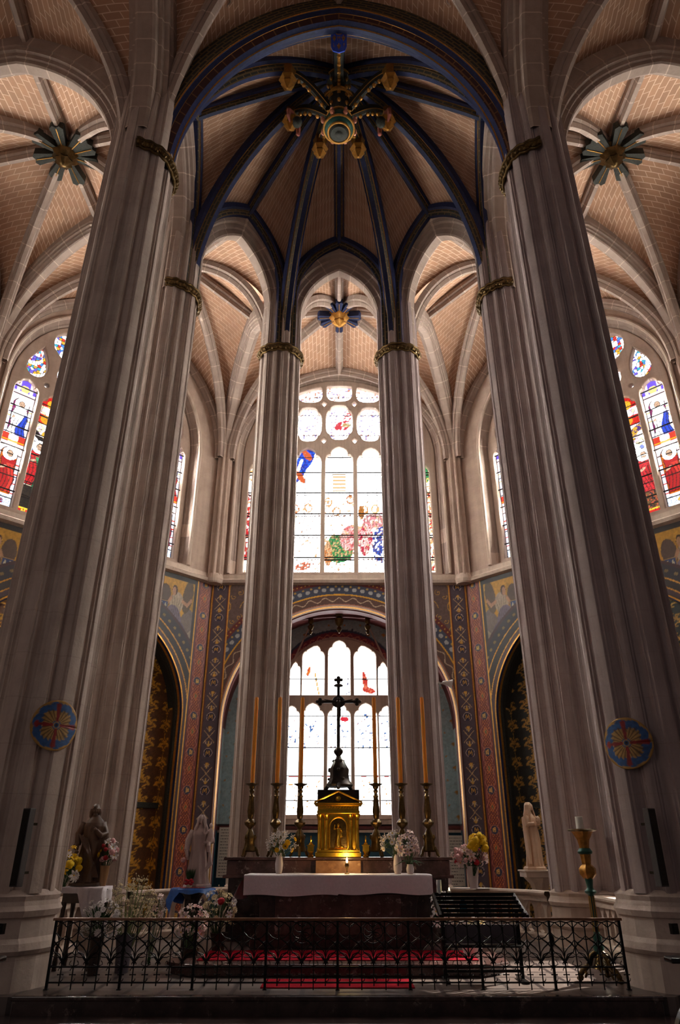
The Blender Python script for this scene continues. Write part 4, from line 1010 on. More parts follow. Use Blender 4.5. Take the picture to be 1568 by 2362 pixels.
        t = filled('tracery', [hole]+[h[::-1] for h in L2], .16, .04, M['sill'], W2, 2); t.location = (0, D+.12, 0)
        for k in range(-2, 3):
            c = (-1.74, -.97, 0, .97, 1.74)[k+2]; hw = .415 if abs(k) < 2 else .29; mb = MB()
            for z in (3.35, 4.15, 5.1, 6.2, 7.55): mb.box((c, D+.08, z), (hw*2+.05, .02, .025))
            mb.build('saddle_bars', M['lead'], W2)
            painted('pane', ((0, D+.16, 0), (1, 0, 0)), c-hw-.06, c+hw+.06, 2.8, zws+rw*math.sqrt(max(0, 1-((abs(c)-hw*.6)/aw)**2)) if k else zws+rw, .034, glass_low, M['glass_low'], W2)
        # barrel of the chapel vault with its hanging bosses
        th = np.linspace(0, PI, 30); Pm = np.zeros((30, 4, 3))
        for j, yy in enumerate((1.0, 1.6, 2.2, D+.05)): Pm[:, j, 0] = 4.12*np.cos(th); Pm[:, j, 2] = 5.7+4.15*np.sin(th)*(1.0); Pm[:, j, 1] = yy
        patch('chapel_vault', Pm, M['red'], W, flip=True)
        for (x0, z0, s_) in ((0, 9.72, 1.3), (-1.05, 9.45, .9), (1.05, 9.45, .9)):
            h = empty('hanging_boss', (bx+x0, by+1.5, z0-.05)); mb = MB(); mb.lathe([(.10*s_,.12),(.12*s_,-.02),(.07*s_,-.1),(.14*s_,-.18),(.10*s_,-.30*s_),(.05*s_,-.36*s_),(.08*s_,-.44*s_),(.02,-.54*s_)], seg=12); mb.build('drop', M['bronze'], h, smooth=True)
            tag(h, {0:'largest gilt pendant under the crown of the chapel arch', -1.05:'small gilt pendant left under the chapel arch crown', 1.05:'small gilt pendant right under the chapel arch crown'}[x0], 'pendant boss', 'pendants under the chapel arch')
        for s in (-1, 1):
            path = np.array([(x, 1.5, 9.62-.32*(x/2.3)**2-(0.18 if False else 0)) for x in np.linspace(0, s*2.6, 14)]); mb = MB(); mb.tube([tuple(p) for p in path], .06, 6); mb.tube([(p[0], 1.1+.4*abs(p[0])/2.6, p[2]+.1) for p in path], .05, 6); mb.build('chapel_rib', M['red'], W)
    else:
        bgc, fgc = (C(104,64,36), C(226,164,56)) if 'left' in kind else (C(44,46,44), C(196,148,72))
        painted('damask', ((0, DS, 0), (1, 0, 0)), -Lh+.3, Lh-.3, 0, 9.6, .034, damask(bgc, fgc), M['paint'], W)
        mb = MB(); mb.box((0, DS-.05, 3.05), (8, .10, .16)); mb.build('dado_rail', M['darkrib'], W)
        for s in (-1, 1):
            painted('chapel_side', ((s*(rin+.05), .58, 0), (0, 1, 0)), 0, DS-.58, 0, 6, .04, damask(bgc, fgc), M['paint'], W)
        th = np.linspace(0, PI, 30); Pm = np.zeros((30, 2, 3))
        for j, yy in enumerate((.58, DS+.02)): Pm[:, j, 0] = (rin+.1)*np.cos(th); Pm[:, j, 2] = 5.6+(rl+.1)*np.sin(th); Pm[:, j, 1] = yy
        patch('chapel_vault', Pm, M['darkrib'], W, flip=True)
# plain side walls beyond the frame edge
for s, nm in ((-1, 'left'), (1, 'right')):
    for (k0, k1, tg) in (('C1', 'C0', 'aisle'),):
        A, B = Cc(k0, s), Cc(k1, s); c = (A+B)/2; d = B-A; Ln = np.linalg.norm(d); n = norm(np.array([c[0], 0]))
        mb = MB(); mb.box((0, 0, 10.8), (Ln, .4, 21.6))
        o = mb.build('wall_%s_%s' % (nm, tg), M['wallstone'], None, (c[0]+.25*s, c[1], 0), math.atan2(d[1], d[0])); tag(o, kind='structure')
# corner shafts between the bays
sh_root = empty('wall_shafts'); tag(sh_root, kind='structure')
for k in ('C3', 'C2', 'C1'):
    for s in (-1, 1):
        c = Cc(k, s); na = 96; A = np.linspace(0, 2*PI, na+1); f = (A*8/(2*PI)) % 1
        r = .30*(.88+.12*np.cos(2*PI*f))+.02*(np.abs(f-.5) < .08); zs_ = [10.3, 11, 13, 15.7, 17.2]
        d = norm(np.array([0, 14.0])-c)*.12
        Pm = np.stack([np.stack([c[0]+d[0]+np.cos(A)*r*(1 if z < 17 else .6), c[1]+d[1]+np.sin(A)*r*(1 if z < 17 else .6), np.full(na+1, z)], -1) for z in zs_])
        patch('shaft', Pm, M['wallstone'], sh_root, flip=True, smooth=False)
        mb = MB(); mb.lathe([(.27,10.27),(.31,10.32),(.34,10.42),(.31,10.52),(.28,10.62)], (c[0]+d[0], c[1]+d[1], 0), 24); mb.build('shaft_base', M['sill'], sh_root)
        # painted corner strip below: two facets with a gilt arris
        mb = MB(); mb.tube([(c[0]+d[0]*.2, c[1]+d[1]*.2, 0), (c[0]+d[0]*.2, c[1]+d[1]*.2, 10.3)], .035, 8); mb.build('gilt_arris', M['goldpaint'], sh_root)
# ------------------------------------------------------------------ communion railing of wrought iron
rail = empty('altar_railing', (0, 10.0, .30)); tag(rail, 'long black wrought iron altar railing with a brown handrail', 'railing')
mb = MB(); mb.box((0, 0, .735), (7.16, .055, .018)); mb.mat(0).box((0, 0, .745), (7.16, .045, .02)); mb.build('handrail', M['ironrail'], rail, bevel=.006)
for z in (.235, .075):
    mb = MB(); mb.box((0, 0, z), (7.1, .022, .016)); mb.build('lower_rail', M['iron'], rail)
NP = 8; PW = 7.08/NP
postm = MB().box((0, 0, .365), (.030, .030, .73)).box((0, 0, .0), (.05, .05, .02)).mesh('post', M['iron'])
barm = MB().box((0, 0, .385), (.013, .013, .69)).mesh('bar', M['iron'])
barl = MB().box((0, 0, .36), (.013, .013, .74)).mesh('bar', M['iron'])
for i in range(NP+1): link('post', postm, rail, (-3.54+PW*i, 0, 0))
for i in range(NP):
    for j in range(1, 6): link('bar', barl if j in (2, 4) else barm, rail, (-3.54+PW*i+PW/6*j, 0, 0))
q = PW/6
def halfarc(x0, x1, z, r0=0, flip=1, n=9): return [((x0+x1)/2-(x1-x0)/2*math.cos(t), 0, z+flip*abs(x1-x0)/2*math.sin(t)) for t in np.linspace(0, PI, n)]
def lyre(rose):
    mb = MB(); r = .0065; x = 0
    if rose:
        mb.tube([(x+.12*math.cos(t), 0, .60+.12*math.sin(t)) for t in np.linspace(0, 2*PI, 25)], r, 5)
        for k in range(8):
            a = k*PI/4+PI/8; mb.tube([(x, 0, .60), (x+.06*math.cos(a+.35), 0, .60+.06*math.sin(a+.35)), (x+.12*math.cos(a), 0, .60+.12*math.sin(a))], [.008, .005, .004], 5)
    for s in (-1, 1):
        mb.tube([(x, 0, .72), (x+s*q*.55, 0, .700), (x+s*q*.92, 0, .655), (x+s*q*.95, 0, .60), (x+s*q*.55, 0, .545), (x, 0, .52)], r, 5)
        mb.tube([(x+s*q, 0, .72), (x+s*q*.45, 0, .70), (x+s*q*.05, 0, .655)], r, 5)
        mb.tube([(x, 0, .565), (x+s*q*.25, 0, .53), (x+s*q*.72, 0, .485), (x+s*q*.95, 0, .44), (x+s*q*.80, 0, .39), (x+s*q*.35, 0, .345), (x, 0, .30)], [.004, .007, .011, .008, .007, .006, .005], 5)
        mb.tube([(x+s*q, 0, .52), (x+s*q*.75, 0, .475), (x+s*q*.38, 0, .435), (x+s*q*.12, 0, .39), (x, 0, .33)], [.004, .010, .008, .006, .005], 5)
        mb.ball((x+s*q*.2, 0, .675), .011, 6, 4); mb.ball((x+s*q*.72, 0, .487), .011, 6, 4)
        mb.tube([(x, 0, .29), (x+s*q*.30, 0, .365), (x+s*q*.70, 0, .385), (x+s*q*.95, 0, .36)], [.009, .007, .006, .004], 5)
        mb.tube([(x, 0, .28), (x+s*q*.35, 0, .335), (x+s*q*.70, 0, .335), (x+s*q*.92, 0, .345)], [.009, .007, .006, .004], 5)
        mb.tube([(x, 0, .30), (x+s*.03, 0, .27), (x+s*.025, 0, .255)], [.008, .006, .004], 5)
        mb.tube([(x+s*q, 0, .24), (x+s*q*.80, 0, .25), (x+s*q*.62, 0, .26), (x+s*q*.66, 0, .285), (x+s*q*.76, 0, .30)], .005, 5)
    mb.ball((x, 0, .285), (.018, .010, .03), 6, 5); mb.box((x, 0, .485), (.012, .012, .47))
    return mb.mesh('lyre_scroll', M['iron'], True)
cm = MB(); cm.box((0, 0, .155), (.06, .012, .010)); cm.ball((-.032, 0, .155), .009, 5, 4); cm.ball((.032, 0, .155), .009, 5, 4); cm.box((0, 0, .155), (.012, .012, .16))
cm.tube([(0, 0, .08), (.03, 0, .095), (.036, 0, .118)], .005, 5); cm.tube([(0, 0, .235), (-.03, 0, .215), (-.036, 0, .195)], .005, 5)
crossm = cm.mesh('cross_ornament', M['iron'], True)
ly0, ly1 = lyre(False), lyre(True)
for i in range(NP):
    for c in (1, 3, 5): link('lyre_scroll', ly1 if (i in (3, 4) and c == 3) else ly0, rail, (-3.54+PW*i+q*c, 0, 0))
    for c in range(6): link('cross_ornament', crossm, rail, (-3.54+PW*i+q*c+q, 0, 0))

# ------------------------------------------------------------------ altar and retable
alt = empty('altar', (0, 12.5, .45)); tag(alt, 'dark red-grey marble altar block beneath the white cloth', 'altar')
b = MB(); b.prism([(-1.38,.0),(1.38,.0),(1.38,.14),(1.30,.20),(1.24,.40),(1.26,.62),(1.34,.80),(1.44,.90),(-1.44,.90),(-1.34,.80),(-1.26,.62),(-1.24,.40),(-1.30,.20),(-1.38,.14)], 0, .66, 'xz'); b.build('body', M['marbledark'], alt, bevel=.01)
b = MB(); b.box((0, .34, .955), (2.94, .80, .10)); b.build('top_slab', M['marble'], alt, bevel=.015)
b = MB(); b.prism([(-1.0,.18),(1.0,.18),(1.0,.74),(-1.0,.74)], -.02, .01, 'xz'); b.build('front_panel', M['marble'], alt, bevel=.008)
# linen cloth hanging over the front and ends
nx, ns = 150, 34; Pc = np.zeros((nx, ns, 3)); xs = np.linspace(-1.0, 1.0, nx)
for i, t in enumerate(xs):
    for j in range(ns):
        # s runs from back edge over the front edge, down
        s = j/(ns-1); topd = .80; drop = .27+.012*math.sin(t*9)+(.02 if t < 0 else 0)
        X = t*1.51
        if s < .6: y = .74-.818*(s/.6); z = 1.016; 
        else: y = -.078-.012*math.sin(X*11+2*math.sin(X*3))*((s-.6)/.4); z = 1.013-(s-.6)/.4*drop
        if .52 < s < .6: z -= .004
        z += .0025*math.sin(X*7+s*9)
        Pc[i, j] = (X, y, z)
# ends: fold down sides
def endfold(sgn):
    n1, n2 = 22, 40; Q = np.zeros((n1, n2, 3))
    for i in range(n1):
        u = i/(n1-1)
        for j in range(n2):
            v = j/(n2-1); y = -.078+.81*v
            dr = u*(.36+.30*max(0, 1-v*3.0)); x = sgn*(1.50+.05*math.sin(u*2.6)+.25*u*max(0, 1-v*1.6)+.015*math.sin(v*22)*u)
            Q[i, j] = (x, y-.02*u*math.sin(v*12), 1.013-dr)
    return Q
cl = empty('altar_cloth', (0, 12.5, .45)); tag(cl, 'long white linen cloth draped over the altar, corners hanging low', 'tablecloth')
patch('cloth_top', Pc, M['cloth'], cl); patch('cloth_end', endfold(-1), M['cloth'], cl); patch('cloth_end', endfold(1), M['cloth'], cl)
# lace edging on the hanging ends
b = MB()
for s in (-1, 1):
    Q = endfold(s)
    for j in range(0, 14):
        p = Q[-1, j]; b.ball((p[0], p[1], p[2]-.01), (.012, .006, .016), 6, 4)
b.build('lace_edge', M['cloth'], cl)

ret = empty('altar_retable', (0, 13.6, .45)); tag(ret, 'wide brown marble shelf behind the altar carrying the candlesticks', 'retable')
b = MB(); b.box((0, .1, .49), (3.80, .62, .98)); b.build('body', M['marbledark'], ret, bevel=.01)
b = MB(); b.box((0, 0, 1.09), (3.86, .58, .24)); b.build('shelf_block', M['marble'], ret, bevel=.01)
b = MB(); b.box((0, 0, 1.235), (3.96, .70, .045)); b.box((0, .02, .96), (3.98, .66, .05)); b.build('cornice', M['marble'], ret, bevel=.012)
b = MB(); b.box((0, -.32, 1.09), (.78, .12, .235)); b.build('tabernacle_step', marble('golden_brown_marble', (120,84,60), (160,118,84), (196,156,116), .25), ret, bevel=.008)

# tabernacle
ZR = .45+1.258
tb = empty('tabernacle', (0, 13.5, ZR)); tag(tb, 'gilt tabernacle like a small temple with relief figure on its door', 'tabernacle'); tb.scale = (1, 1, .965)
G = M['gold']
b = MB(); b.box((0, 0, .04), (.80, .46, .08)); b.box((0, 0, .10), (.76, .42, .04)); b.build('base', G, tb, bevel=.008)
b = MB(); b.box((0, .03, .44), (.66, .34, .66)); b.build('body', G, tb)
for x in (-.335, -.215, .215, .335):
    c = MB(); c.lathe([(.045,.12),(.045,.14),(.034,.155),(.032,.60),(.036,.61),(.032,.625),(.05,.69),(.058,.70),(.058,.715)], (x, -.17, 0), 14, fn=lambda a, z: 1+(.05*math.cos(8*a) if .62 < z < .70 else 0)); c.build('column', G, tb, smooth=True)
b = MB(); b.box((0, -.01, .745), (.76, .44, .05)); b.box((0, -.01, .81), (.74, .42, .09)); b.box((0, -.02, .87), (.84, .48, .025)); b.box((0, -.02, .895), (.88, .50, .02))
b.build('entablature', G, tb, bevel=.006)
b = MB()
for k in range(15):
    x = -.35+.05*k; b.tube([(x-.02, -.225, .80), (x-.008, -.23, .83), (x+.012, -.23, .82), (x+.006, -.23, .80)], .006, 5)
b.build('scroll_frieze', G, tb, smooth=True)
b = MB(); b.mat(1).prism([(-.40,.905),(.40,.905),(0,1.09)], -.19, .15, 'xz'); b.mat(0)
for s in (-1, 1): b.tube([(s*.43, -.22, .91), (0, -.22, 1.10)], .018, 6)
b.ball((0, -.20, .975), (.05, .02, .05), 8, 6)
b.build('pediment', [G, M['bronze']], tb)
b = MB(); b.box((0, .06, 1.02), (.76, .30, .24)); b.build('back_block', M['bronzedark'], tb)
dr = MB(); arch_o = [(-.155,.14)]+[(.155*math.cos(t), .50+.155*math.sin(t)) for t in np.linspace(PI, 0, 17)]+[(.155,.14)]
dr.prism(arch_o, -.150, -.138, 'xz'); door = dr.build('door', M['bronze'], tb)
fr = MB(); fr.tube([(x, -.155, z) for x, z in arch_o]+[(-.155, -.155, .14)], .014, 6); fr.build('door_frame', G, door)
fg = MB(); y = -.165
fg.ball((.0, y, .525), (.026, .022, .032)); fg.tube([(0, y, .50), (.0, y, .47), (.01, y, .36), (.0, y, .25), (.005, y, .17)], [.016, .042, .040, .050, .058], 10)
fg.tube([(-.03, y, .47), (-.075, y, .46), (-.06, y-.01, .54)], [.016, .013, .009], 8); fg.tube([(.03, y, .47), (.07, y, .42), (.04, y-.01, .38)], [.018, .014, .012], 8)
fg.tube([(.05, y, .40), (.06, y, .33)], [.02, .03], 8); fg.tube([(-.04, y, .16), (-.045, y, .24)], [.03, .012], 8); fg.ball((.06, y, .165), (.05, .02, .02))
for k in range(9):
    a = PI*k/8; fg.tube([(.035*math.cos(a), y+.005, .53+.035*math.sin(a)), (.055*math.cos(a), y+.005, .53+.055*math.sin(a))], .003, 4)
remeshed(fg, 'relief_figure', G, .0055, door)
# crucifix
cr = empty('altar_crucifix', (0, 13.55, ZR+1.095)); tag(cr, 'tall black bronze crucifix standing on the tabernacle against the window', 'crucifix'); cr.scale = (1.12, 1.12, .965)
b = MB(); b.lathe([(.20,.06),(.22,.10),(.17,.18),(.155,.26),(.16,.38),(.12,.46),(.085,.54),(.05,.58),(.04,.62)], seg=12, fn=lambda a, z: 1+.10*math.cos(3*a))
for k in range(3):
    a = k*2*PI/3+PI/6; b.tube([(.15*math.cos(a), .15*math.sin(a), .14), (.21*math.cos(a), .21*math.sin(a), .07), (.25*math.cos(a), .25*math.sin(a), .02)], [.03, .035, .03], 8); b.ball((.17*math.cos(a), .17*math.sin(a), .36), .03, 6, 5)
for k in range(6):
    a = k*PI/3
    for r_, z_ in ((.155,.20),(.145,.38),(.08,.53)): b.ball((r_*math.cos(a), r_*math.sin(a), z_), .028, 6, 5)
b.build('foot', M['bronzedark'], cr, smooth=True)
b = MB(); b.lathe([(.02,.60),(.075,.68),(.08,.72),(.04,.78),(.025,.80)], seg=12); b.tube([(0,0,.78),(0,0,1.62)], .028, 8); b.build('knop', M['bronzedark'], cr, smooth=True)
b = MB(); b.box((0, 0, 1.78), (.05, .04, .66)); b.box((0, 0, 1.66), (.62, .04, .05))
for (x, z) in ((-.32,1.66),(.32,1.66),(0,2.10)):
    for dx, dz in ((0,.045),(.045,0),(-.045,0),(0,-.045),(0,0)): b.ball((x+dx, 0, z+dz), (.034, .022, .034), 8, 6)
b.lathe([(.06,-.02),(.09,.0),(.06,.03)], (0, 0, 1.98), 8); b.ball((0, 0, 1.66), (.12, .03, .12), 12, 8)
b.build('cross', M['bronzedark'], cr)
b = MB(); y = -.045
b.ball((0, y-.01, 1.70), (.028, .03, .035)); b.tube([(0, y, 1.67), (0, y, 1.60), (.01, y, 1.50)], [.035, .042, .034], 8); b.tube([(.01, y, 1.50), (.02, y-.02, 1.38), (.0, y, 1.28)], [.034, .024, .014], 8)
for s in (-1, 1): b.tube([(s*.03, y, 1.65), (s*.12, y, 1.67), (s*.25, y+.01, 1.70)], [.02, .013, .009], 8)
remeshed(b, 'corpus', M['bronzedark'], .007, cr)

# candlesticks
def candlestick():
    r = empty('altar_candlestick'); r['category'] = 'candlestick'
    b = MB(); b.lathe([(.10,.08),(.12,.10),(.10,.16),(.085,.24),(.10,.30),(.085,.34),(.05,.42),(.03,.46)], seg=18, fn=lambda a, z: 1+.13*math.cos(3*a))
    for k in range(3):
        a = k*2*PI/3; c, s = math.cos(a), math.sin(a)
        b.tube([(.11*c, .11*s, .16), (.14*c, .14*s, .10), (.16*c, .16*s, .04), (.19*c, .19*s, .012)], [.02, .028, .026, .022], 8); b.ball((.10*c, .10*s, .32), (.028, .028, .045), 8, 6)
    b.build('tripod_base', M['bronze'], r, smooth=True)
    b = MB(); b.lathe([(.03,.45),(.045,.475),(.09,.52),(.098,.56),(.07,.60),(.04,.62),(.05,.64),(.062,.74),(.05,.86),(.042,.98),(.055,1.0),(.04,1.02),(.028,1.05),(.05,1.09),(.03,1.12)], seg=16, fn=lambda a, z: 1+(.08*math.cos(8*a) if .50 < z < .62 or .66 < z < .95 else 0)); b.build('stem', M['bronze'], r, smooth=True)
    b = MB(); b.lathe([(.03,1.12),(.05,1.14),(.055,1.17),(.125,1.205),(.128,1.215),(.05,1.21),(.045,1.23)], seg=24); b.build('drip_pan', M['bronze'], r, smooth=True)
    return r
cs0 = candlestick()
cl_ = ['bronze candlestick at the far left end of the marble shelf', 'bronze candlestick second from the left, behind the daisy bouquet', 'bronze candlestick standing just left of the gilt tabernacle', 'bronze candlestick standing just right of the gilt tabernacle', 'bronze candlestick second from the right, behind the white flowers', 'bronze candlestick at the far right end of the marble shelf']
can = ['tall amber candle in the leftmost candlestick of the shelf', 'tall amber candle in the second candlestick from the left', 'tall amber candle in the candlestick left of the tabernacle', 'tall amber candle in the candlestick right of the tabernacle', 'tall bright amber candle in the second candlestick from the right', 'tall amber candle in the rightmost candlestick of the shelf']
for i, x in enumerate((-1.60, -1.14, -.70, .69, 1.16, 1.63)):
    o = cs0 if i == 0 else copy_tree(cs0); o.location = (x, 13.62, ZR); o.rotation_euler[2] = .3*i; tag(o, cl_[i], 'candlestick', 'altar candlesticks')
    c = MB(); c.lathe([(.038,0),(.038,1.50),(.032,1.56)], seg=14); c.tube([(0,0,1.56),(.003,0,1.585)], .004, 5); k = c.build('altar_candle', M['wax'], None, (x, 13.62, ZR+1.232), smooth=True); tag(k, can[i], 'candle', 'tall altar candles')
# small gilt caskets beside the tabernacle
for s, lb in ((-1, 'small gilt casket left of the tabernacle'), (1, 'small gilt casket right of the tabernacle')):
    r = empty('gilt_casket', (s*.485, 13.42, ZR)); tag(r, lb, 'casket', 'gilt caskets beside the tabernacle')
    b = MB(); b.lathe([(.05,0),(.055,.02),(.035,.04),(.05,.09)], seg=8); b.box((0, 0, .135), (.11, .10, .09)); b.box((0, 0, .185), (.14, .12, .016)); b.build('box', G, r)
    b = MB(); b.lathe([(.05,.19),(.03,.22),(.012,.24),(.018,.27),(.01,.30)], seg=8); b.box((0, 0, .32), (.012, .01, .05)); b.box((0, 0, .322), (.035, .01, .012)); b.build('lid', G, r)
# burning night light in front of the tabernacle
nl = empty('altar_light', (.145, 12.72, 1.464)); tag(nl, 'small lit candle on a metal foot in the middle of the white cloth', 'candle')
b = MB(); b.lathe([(.045,0),(.04,.012),(.010,.03),(.010,.07),(.028,.10),(.034,.13),(.028,.16)], seg=14); b.build('holder', M['bronze'], nl, smooth=True)
b = MB(); b.lathe([(.004,.165),(.016,.185),(.014,.205),(.003,.245)], seg=10); b.build('flame', M['flame'], nl, smooth=True)
pl_ = bpy.data.lights.new('altar_flame', 'POINT'); pl_.energy = 12; pl_.color = (1, .66, .26); pl_.shadow_soft_size = .03
po = bpy.data.objects.new('altar_flame', pl_); po.location = (.145, 12.70, 1.73); COL.objects.link(po)
# crumpled wire and little twig on the cloth
b = MB()
for k in range(3):
    x = .44+.07*k; b.tube([(x+.03*math.cos(t)*1.2, 12.62, 1.476+.022*abs(math.sin(t*.5))+.01*k) for t in np.linspace(0, 2*PI, 12)], .0035, 5)
b.tube([(.48, 12.62, 1.48), (.53, 12.62, 1.53), (.50, 12.62, 1.55)], .0035, 5)
tag(b.build('metal_wirework', M['bronze'], smooth=True), 'small curled metal tongs lying on the right half of the cloth', 'wirework')

# ------------------------------------------------------------------ flowers
def lily(mat, r=.06, cup=.5):
    b = MB(); b.mat(0)
    for k in range(6):
        a = k*PI/3+(.12 if k % 2 else 0); c, s = math.cos(a), math.sin(a); wv = r*.24
        p0 = (0, 0, 0); pts = []
        for t, w_, z in ((.0, .15, 0), (.35, .8, r*cup*.8), (.7, 1, r*cup), (1.0, .12, r*cup*.55)):
            pts.append(((r*t*c-s*wv*w_, r*t*s+c*wv*w_, z), (r*t*c+s*wv*w_, r*t*s-c*wv*w_, z)))
        vs = [p for q in pts for p in q]; b.add(vs, [(0,1,3,2),(2,3,5,4),(4,5,7,6)])
    b.mat(1); b.ball((0, 0, r*.2), r*.14, 6, 4)
    return b.mesh('blossom', [mat, M['f_yellow']], True)
def pompon(mat, r=.05, core=None):
    b = MB()
    for ring, n in ((1.0, 11), (.7, 8), (.4, 5)):
        for k in range(n):
            a = 2*PI*k/n+ring; c, s = math.cos(a), math.sin(a); z = r*(.9-ring*.55); w_ = r*.24
            b.add([(r*.1*c, r*.1*s, z*.4), (r*ring*.7*c-s*w_, r*ring*.7*s+c*w_, z*.9), (r*ring*c, r*ring*s, z), (r*ring*.7*c+s*w_, r*ring*.7*s-c*w_, z*.9)], [(0,1,2,3)])
    b.mat(1).ball((0, 0, r*.35), r*.28, 7, 5)
    return b.mesh('blossom', [mat, core or mat], True)
def rosebud(mat, r=.04):
    b = MB(); b.ball((0, 0, 0), (r*.75, r*.75, r), 8, 6)
    for k in range(5):
        a = k*2*PI/5; b.ball((r*.42*math.cos(a), r*.42*math.sin(a), -r*.15), (r*.5, r*.5, r*.75), 7, 5)
    return b.mesh('blossom', mat, True)
def spray(mat, r=.05, n=16):
    b = MB()
    for k in range(n):
        d = Vector(rng.normal(size=3)).normalized()*r*rng.uniform(.4, 1); b.ball(d, r*.15, 5, 4)
        b.tube([(0, 0, -r*.4), d], .0012, 3)
    return b.mesh('blossom', mat, True)
FL = dict(lw=lily(M['f_white']), lp=lily(M['f_blush'], .065), lpk=lily(M['f_pink'], .06), ly=lily(M['f_yellow'], .05, .8), dw=pompon(M['f_white'], .042, M['f_yellow']), dy=pompon(M['f_yellow'], .05), sun=pompon(M['f_yellow'], .055, M['wood']),
 pw=pompon(M['f_white'], .05), pc=pompon(M['f_cream'], .05), pr=pompon(M['f_red'], .05), rr=rosebud(M['f_red']), rp=rosebud(M['f_rose'], .04), rk=rosebud(M['f_pink'], .045), ry=rosebud(M['f_yellow'], .05), sw=spray(M['f_white'], .06), sc=spray(M['f_cream'], .06), gl=spray(M['green'], .07, 22))
def bouquet(name, label, loc, base_z, kinds, n, R, lean=(0, 0, 0), flat=.75, leafn=14, scale=1.0, seed=1, group=None, leafmat='green', stemr=.0035, root_r=.02):
    """loc = point where the stems leave the vase, R = radius of the head (rx,ry,rz), lean = offset of the head's centre"""
    g = np.random.default_rng(seed); root = empty(name, loc); tag(root, label, 'flowers', group)
    c = Vector(lean); st = MB(); lf = MB(); R = Vector(R if isinstance(R, (tuple, list)) else (R, R, R*flat))
    ks = []
    for k, v in kinds.items(): ks += [k]*v
    for i in range(n):
        t = math.acos(1-2*(i+.5)/n*.80); a = i*2.39996+g.uniform(-.3, .3); rad = g.uniform(.72, 1.02)
        d = Vector((math.sin(t)*math.cos(a), math.sin(t)*math.sin(a), math.cos(t)))
        p = c+Vector((d.x*R.x, d.y*R.y, d.z*R.z))*rad; kd = ks[int(g.integers(len(ks)))]
        o = link('blossom', FL[kd], root, p); s = scale*g.uniform(.8, 1.2); o.scale = (s, s, s)
        nd = (Vector((d.x, d.y-.55, d.z+.2))).normalized(); o.rotation_euler = nd.to_track_quat('Z', 'Y').to_euler()
        b0 = Vector((g.uniform(-1, 1)*root_r, g.uniform(-1, 1)*root_r, base_z)); st.tube([b0, b0.lerp(p, .5)+Vector((0, 0, .02)), p], stemr, 4)
    for i in range(leafn):
        a = g.uniform(0, 2*PI); e = g.uniform(-.5, .9); d = Vector((math.cos(a)*math.cos(e), math.sin(a)*math.cos(e), math.sin(e)))
        p0 = c*.5+Vector((d.x*R.x, d.y*R.y, d.z*R.z))*.35; p1 = c*.9+Vector((d.x*R.x, d.y*R.y, d.z*R.z))*g.uniform(.85, 1.15); pm = (p0+p1)/2; n_ = d.cross(Vector((0, 0, 1))).normalized()*.022*scale
        lf.add([p0, pm+n_, p1, pm-n_], [(0, 1, 2, 3)])
    st.build('stems', M['palegreen'] if leafmat != 'green' else M['green'], root)
    if leafn: lf.build('leaves', M[leafmat], root)
    return root
def vase(label, loc, prof, mat, group=None, name='vase'):
    b = MB(); n = len(prof); inner = [(r-.008, z) for r, z in reversed(prof[1:])]
    b.lathe(prof+inner+[(.005, prof[0][1]+.02)], seg=24); o = b.build(name, mat, None, loc, smooth=True); tag(o, label, 'vase', group); return o
ZA = 1.466
vase('white oval vase on the left part of the altar cloth', (-.985, 12.80, ZA), [(.045,0),(.06,.06),(.068,.15),(.05,.25),(.04,.29),(.045,.31)], M['ceramic'], 'white vases on the altar')
bouquet('bouquet', 'round bouquet of white daisies and a yellow sunflower left of the tabernacle', (-.985, 12.80, ZA+.31), -.1, dict(dw=3, sw=8, dy=1), 30, (.25, .2, .20), (.02, 0, .15), leafn=26, seed=3)
o = link('blossom', FL['sun'], bpy.data.objects['bouquet'], (.11, -.2, .10)); o.rotation_euler = (PI/2, 0, 0)
vase('white oval vase on the right part of the altar cloth', (.99, 12.80, ZA), [(.05,0),(.07,.06),(.072,.15),(.06,.24),(.05,.28),(.055,.29)], M['ceramic'], 'white vases on the altar')
bouquet('bouquet', 'loose bouquet of cream daisies and grey green sprays right of the tabernacle', (.97, 12.82, ZA+.28), -.1, dict(dw=4, sw=4, gl=3, dy=1), 26, (.23, .18, .19), (-.05, 0, .18), leafn=24, seed=5)
vase('small round white pot in front of the right altar vase', (1.185, 12.68, ZA), [(.035,0),(.06,.03),(.065,.08),(.05,.13),(.052,.145)], M['ceramic'], 'white vases on the altar')
bq = bouquet('bouquet', 'pale pink lily bouquet in the small round pot on the altar', (1.18, 12.68, ZA+.14), -.06, dict(lp=8, lw=3), 26, (.19, .14, .20), (-.03, -.02, .27), leafn=8, seed=8)
b = MB()
for k in range(12):
    a = k*.7; r = .12+.10*rng.random(); b.tube([(0, 0, -.02), (r*.5*math.cos(a), r*.5*math.sin(a), .06), (r*math.cos(a)*1.3, r*math.sin(a), .03-.06*rng.random())], [.006, .008, .002], 4)
b.build('grass_leaves', M['green'], bq)

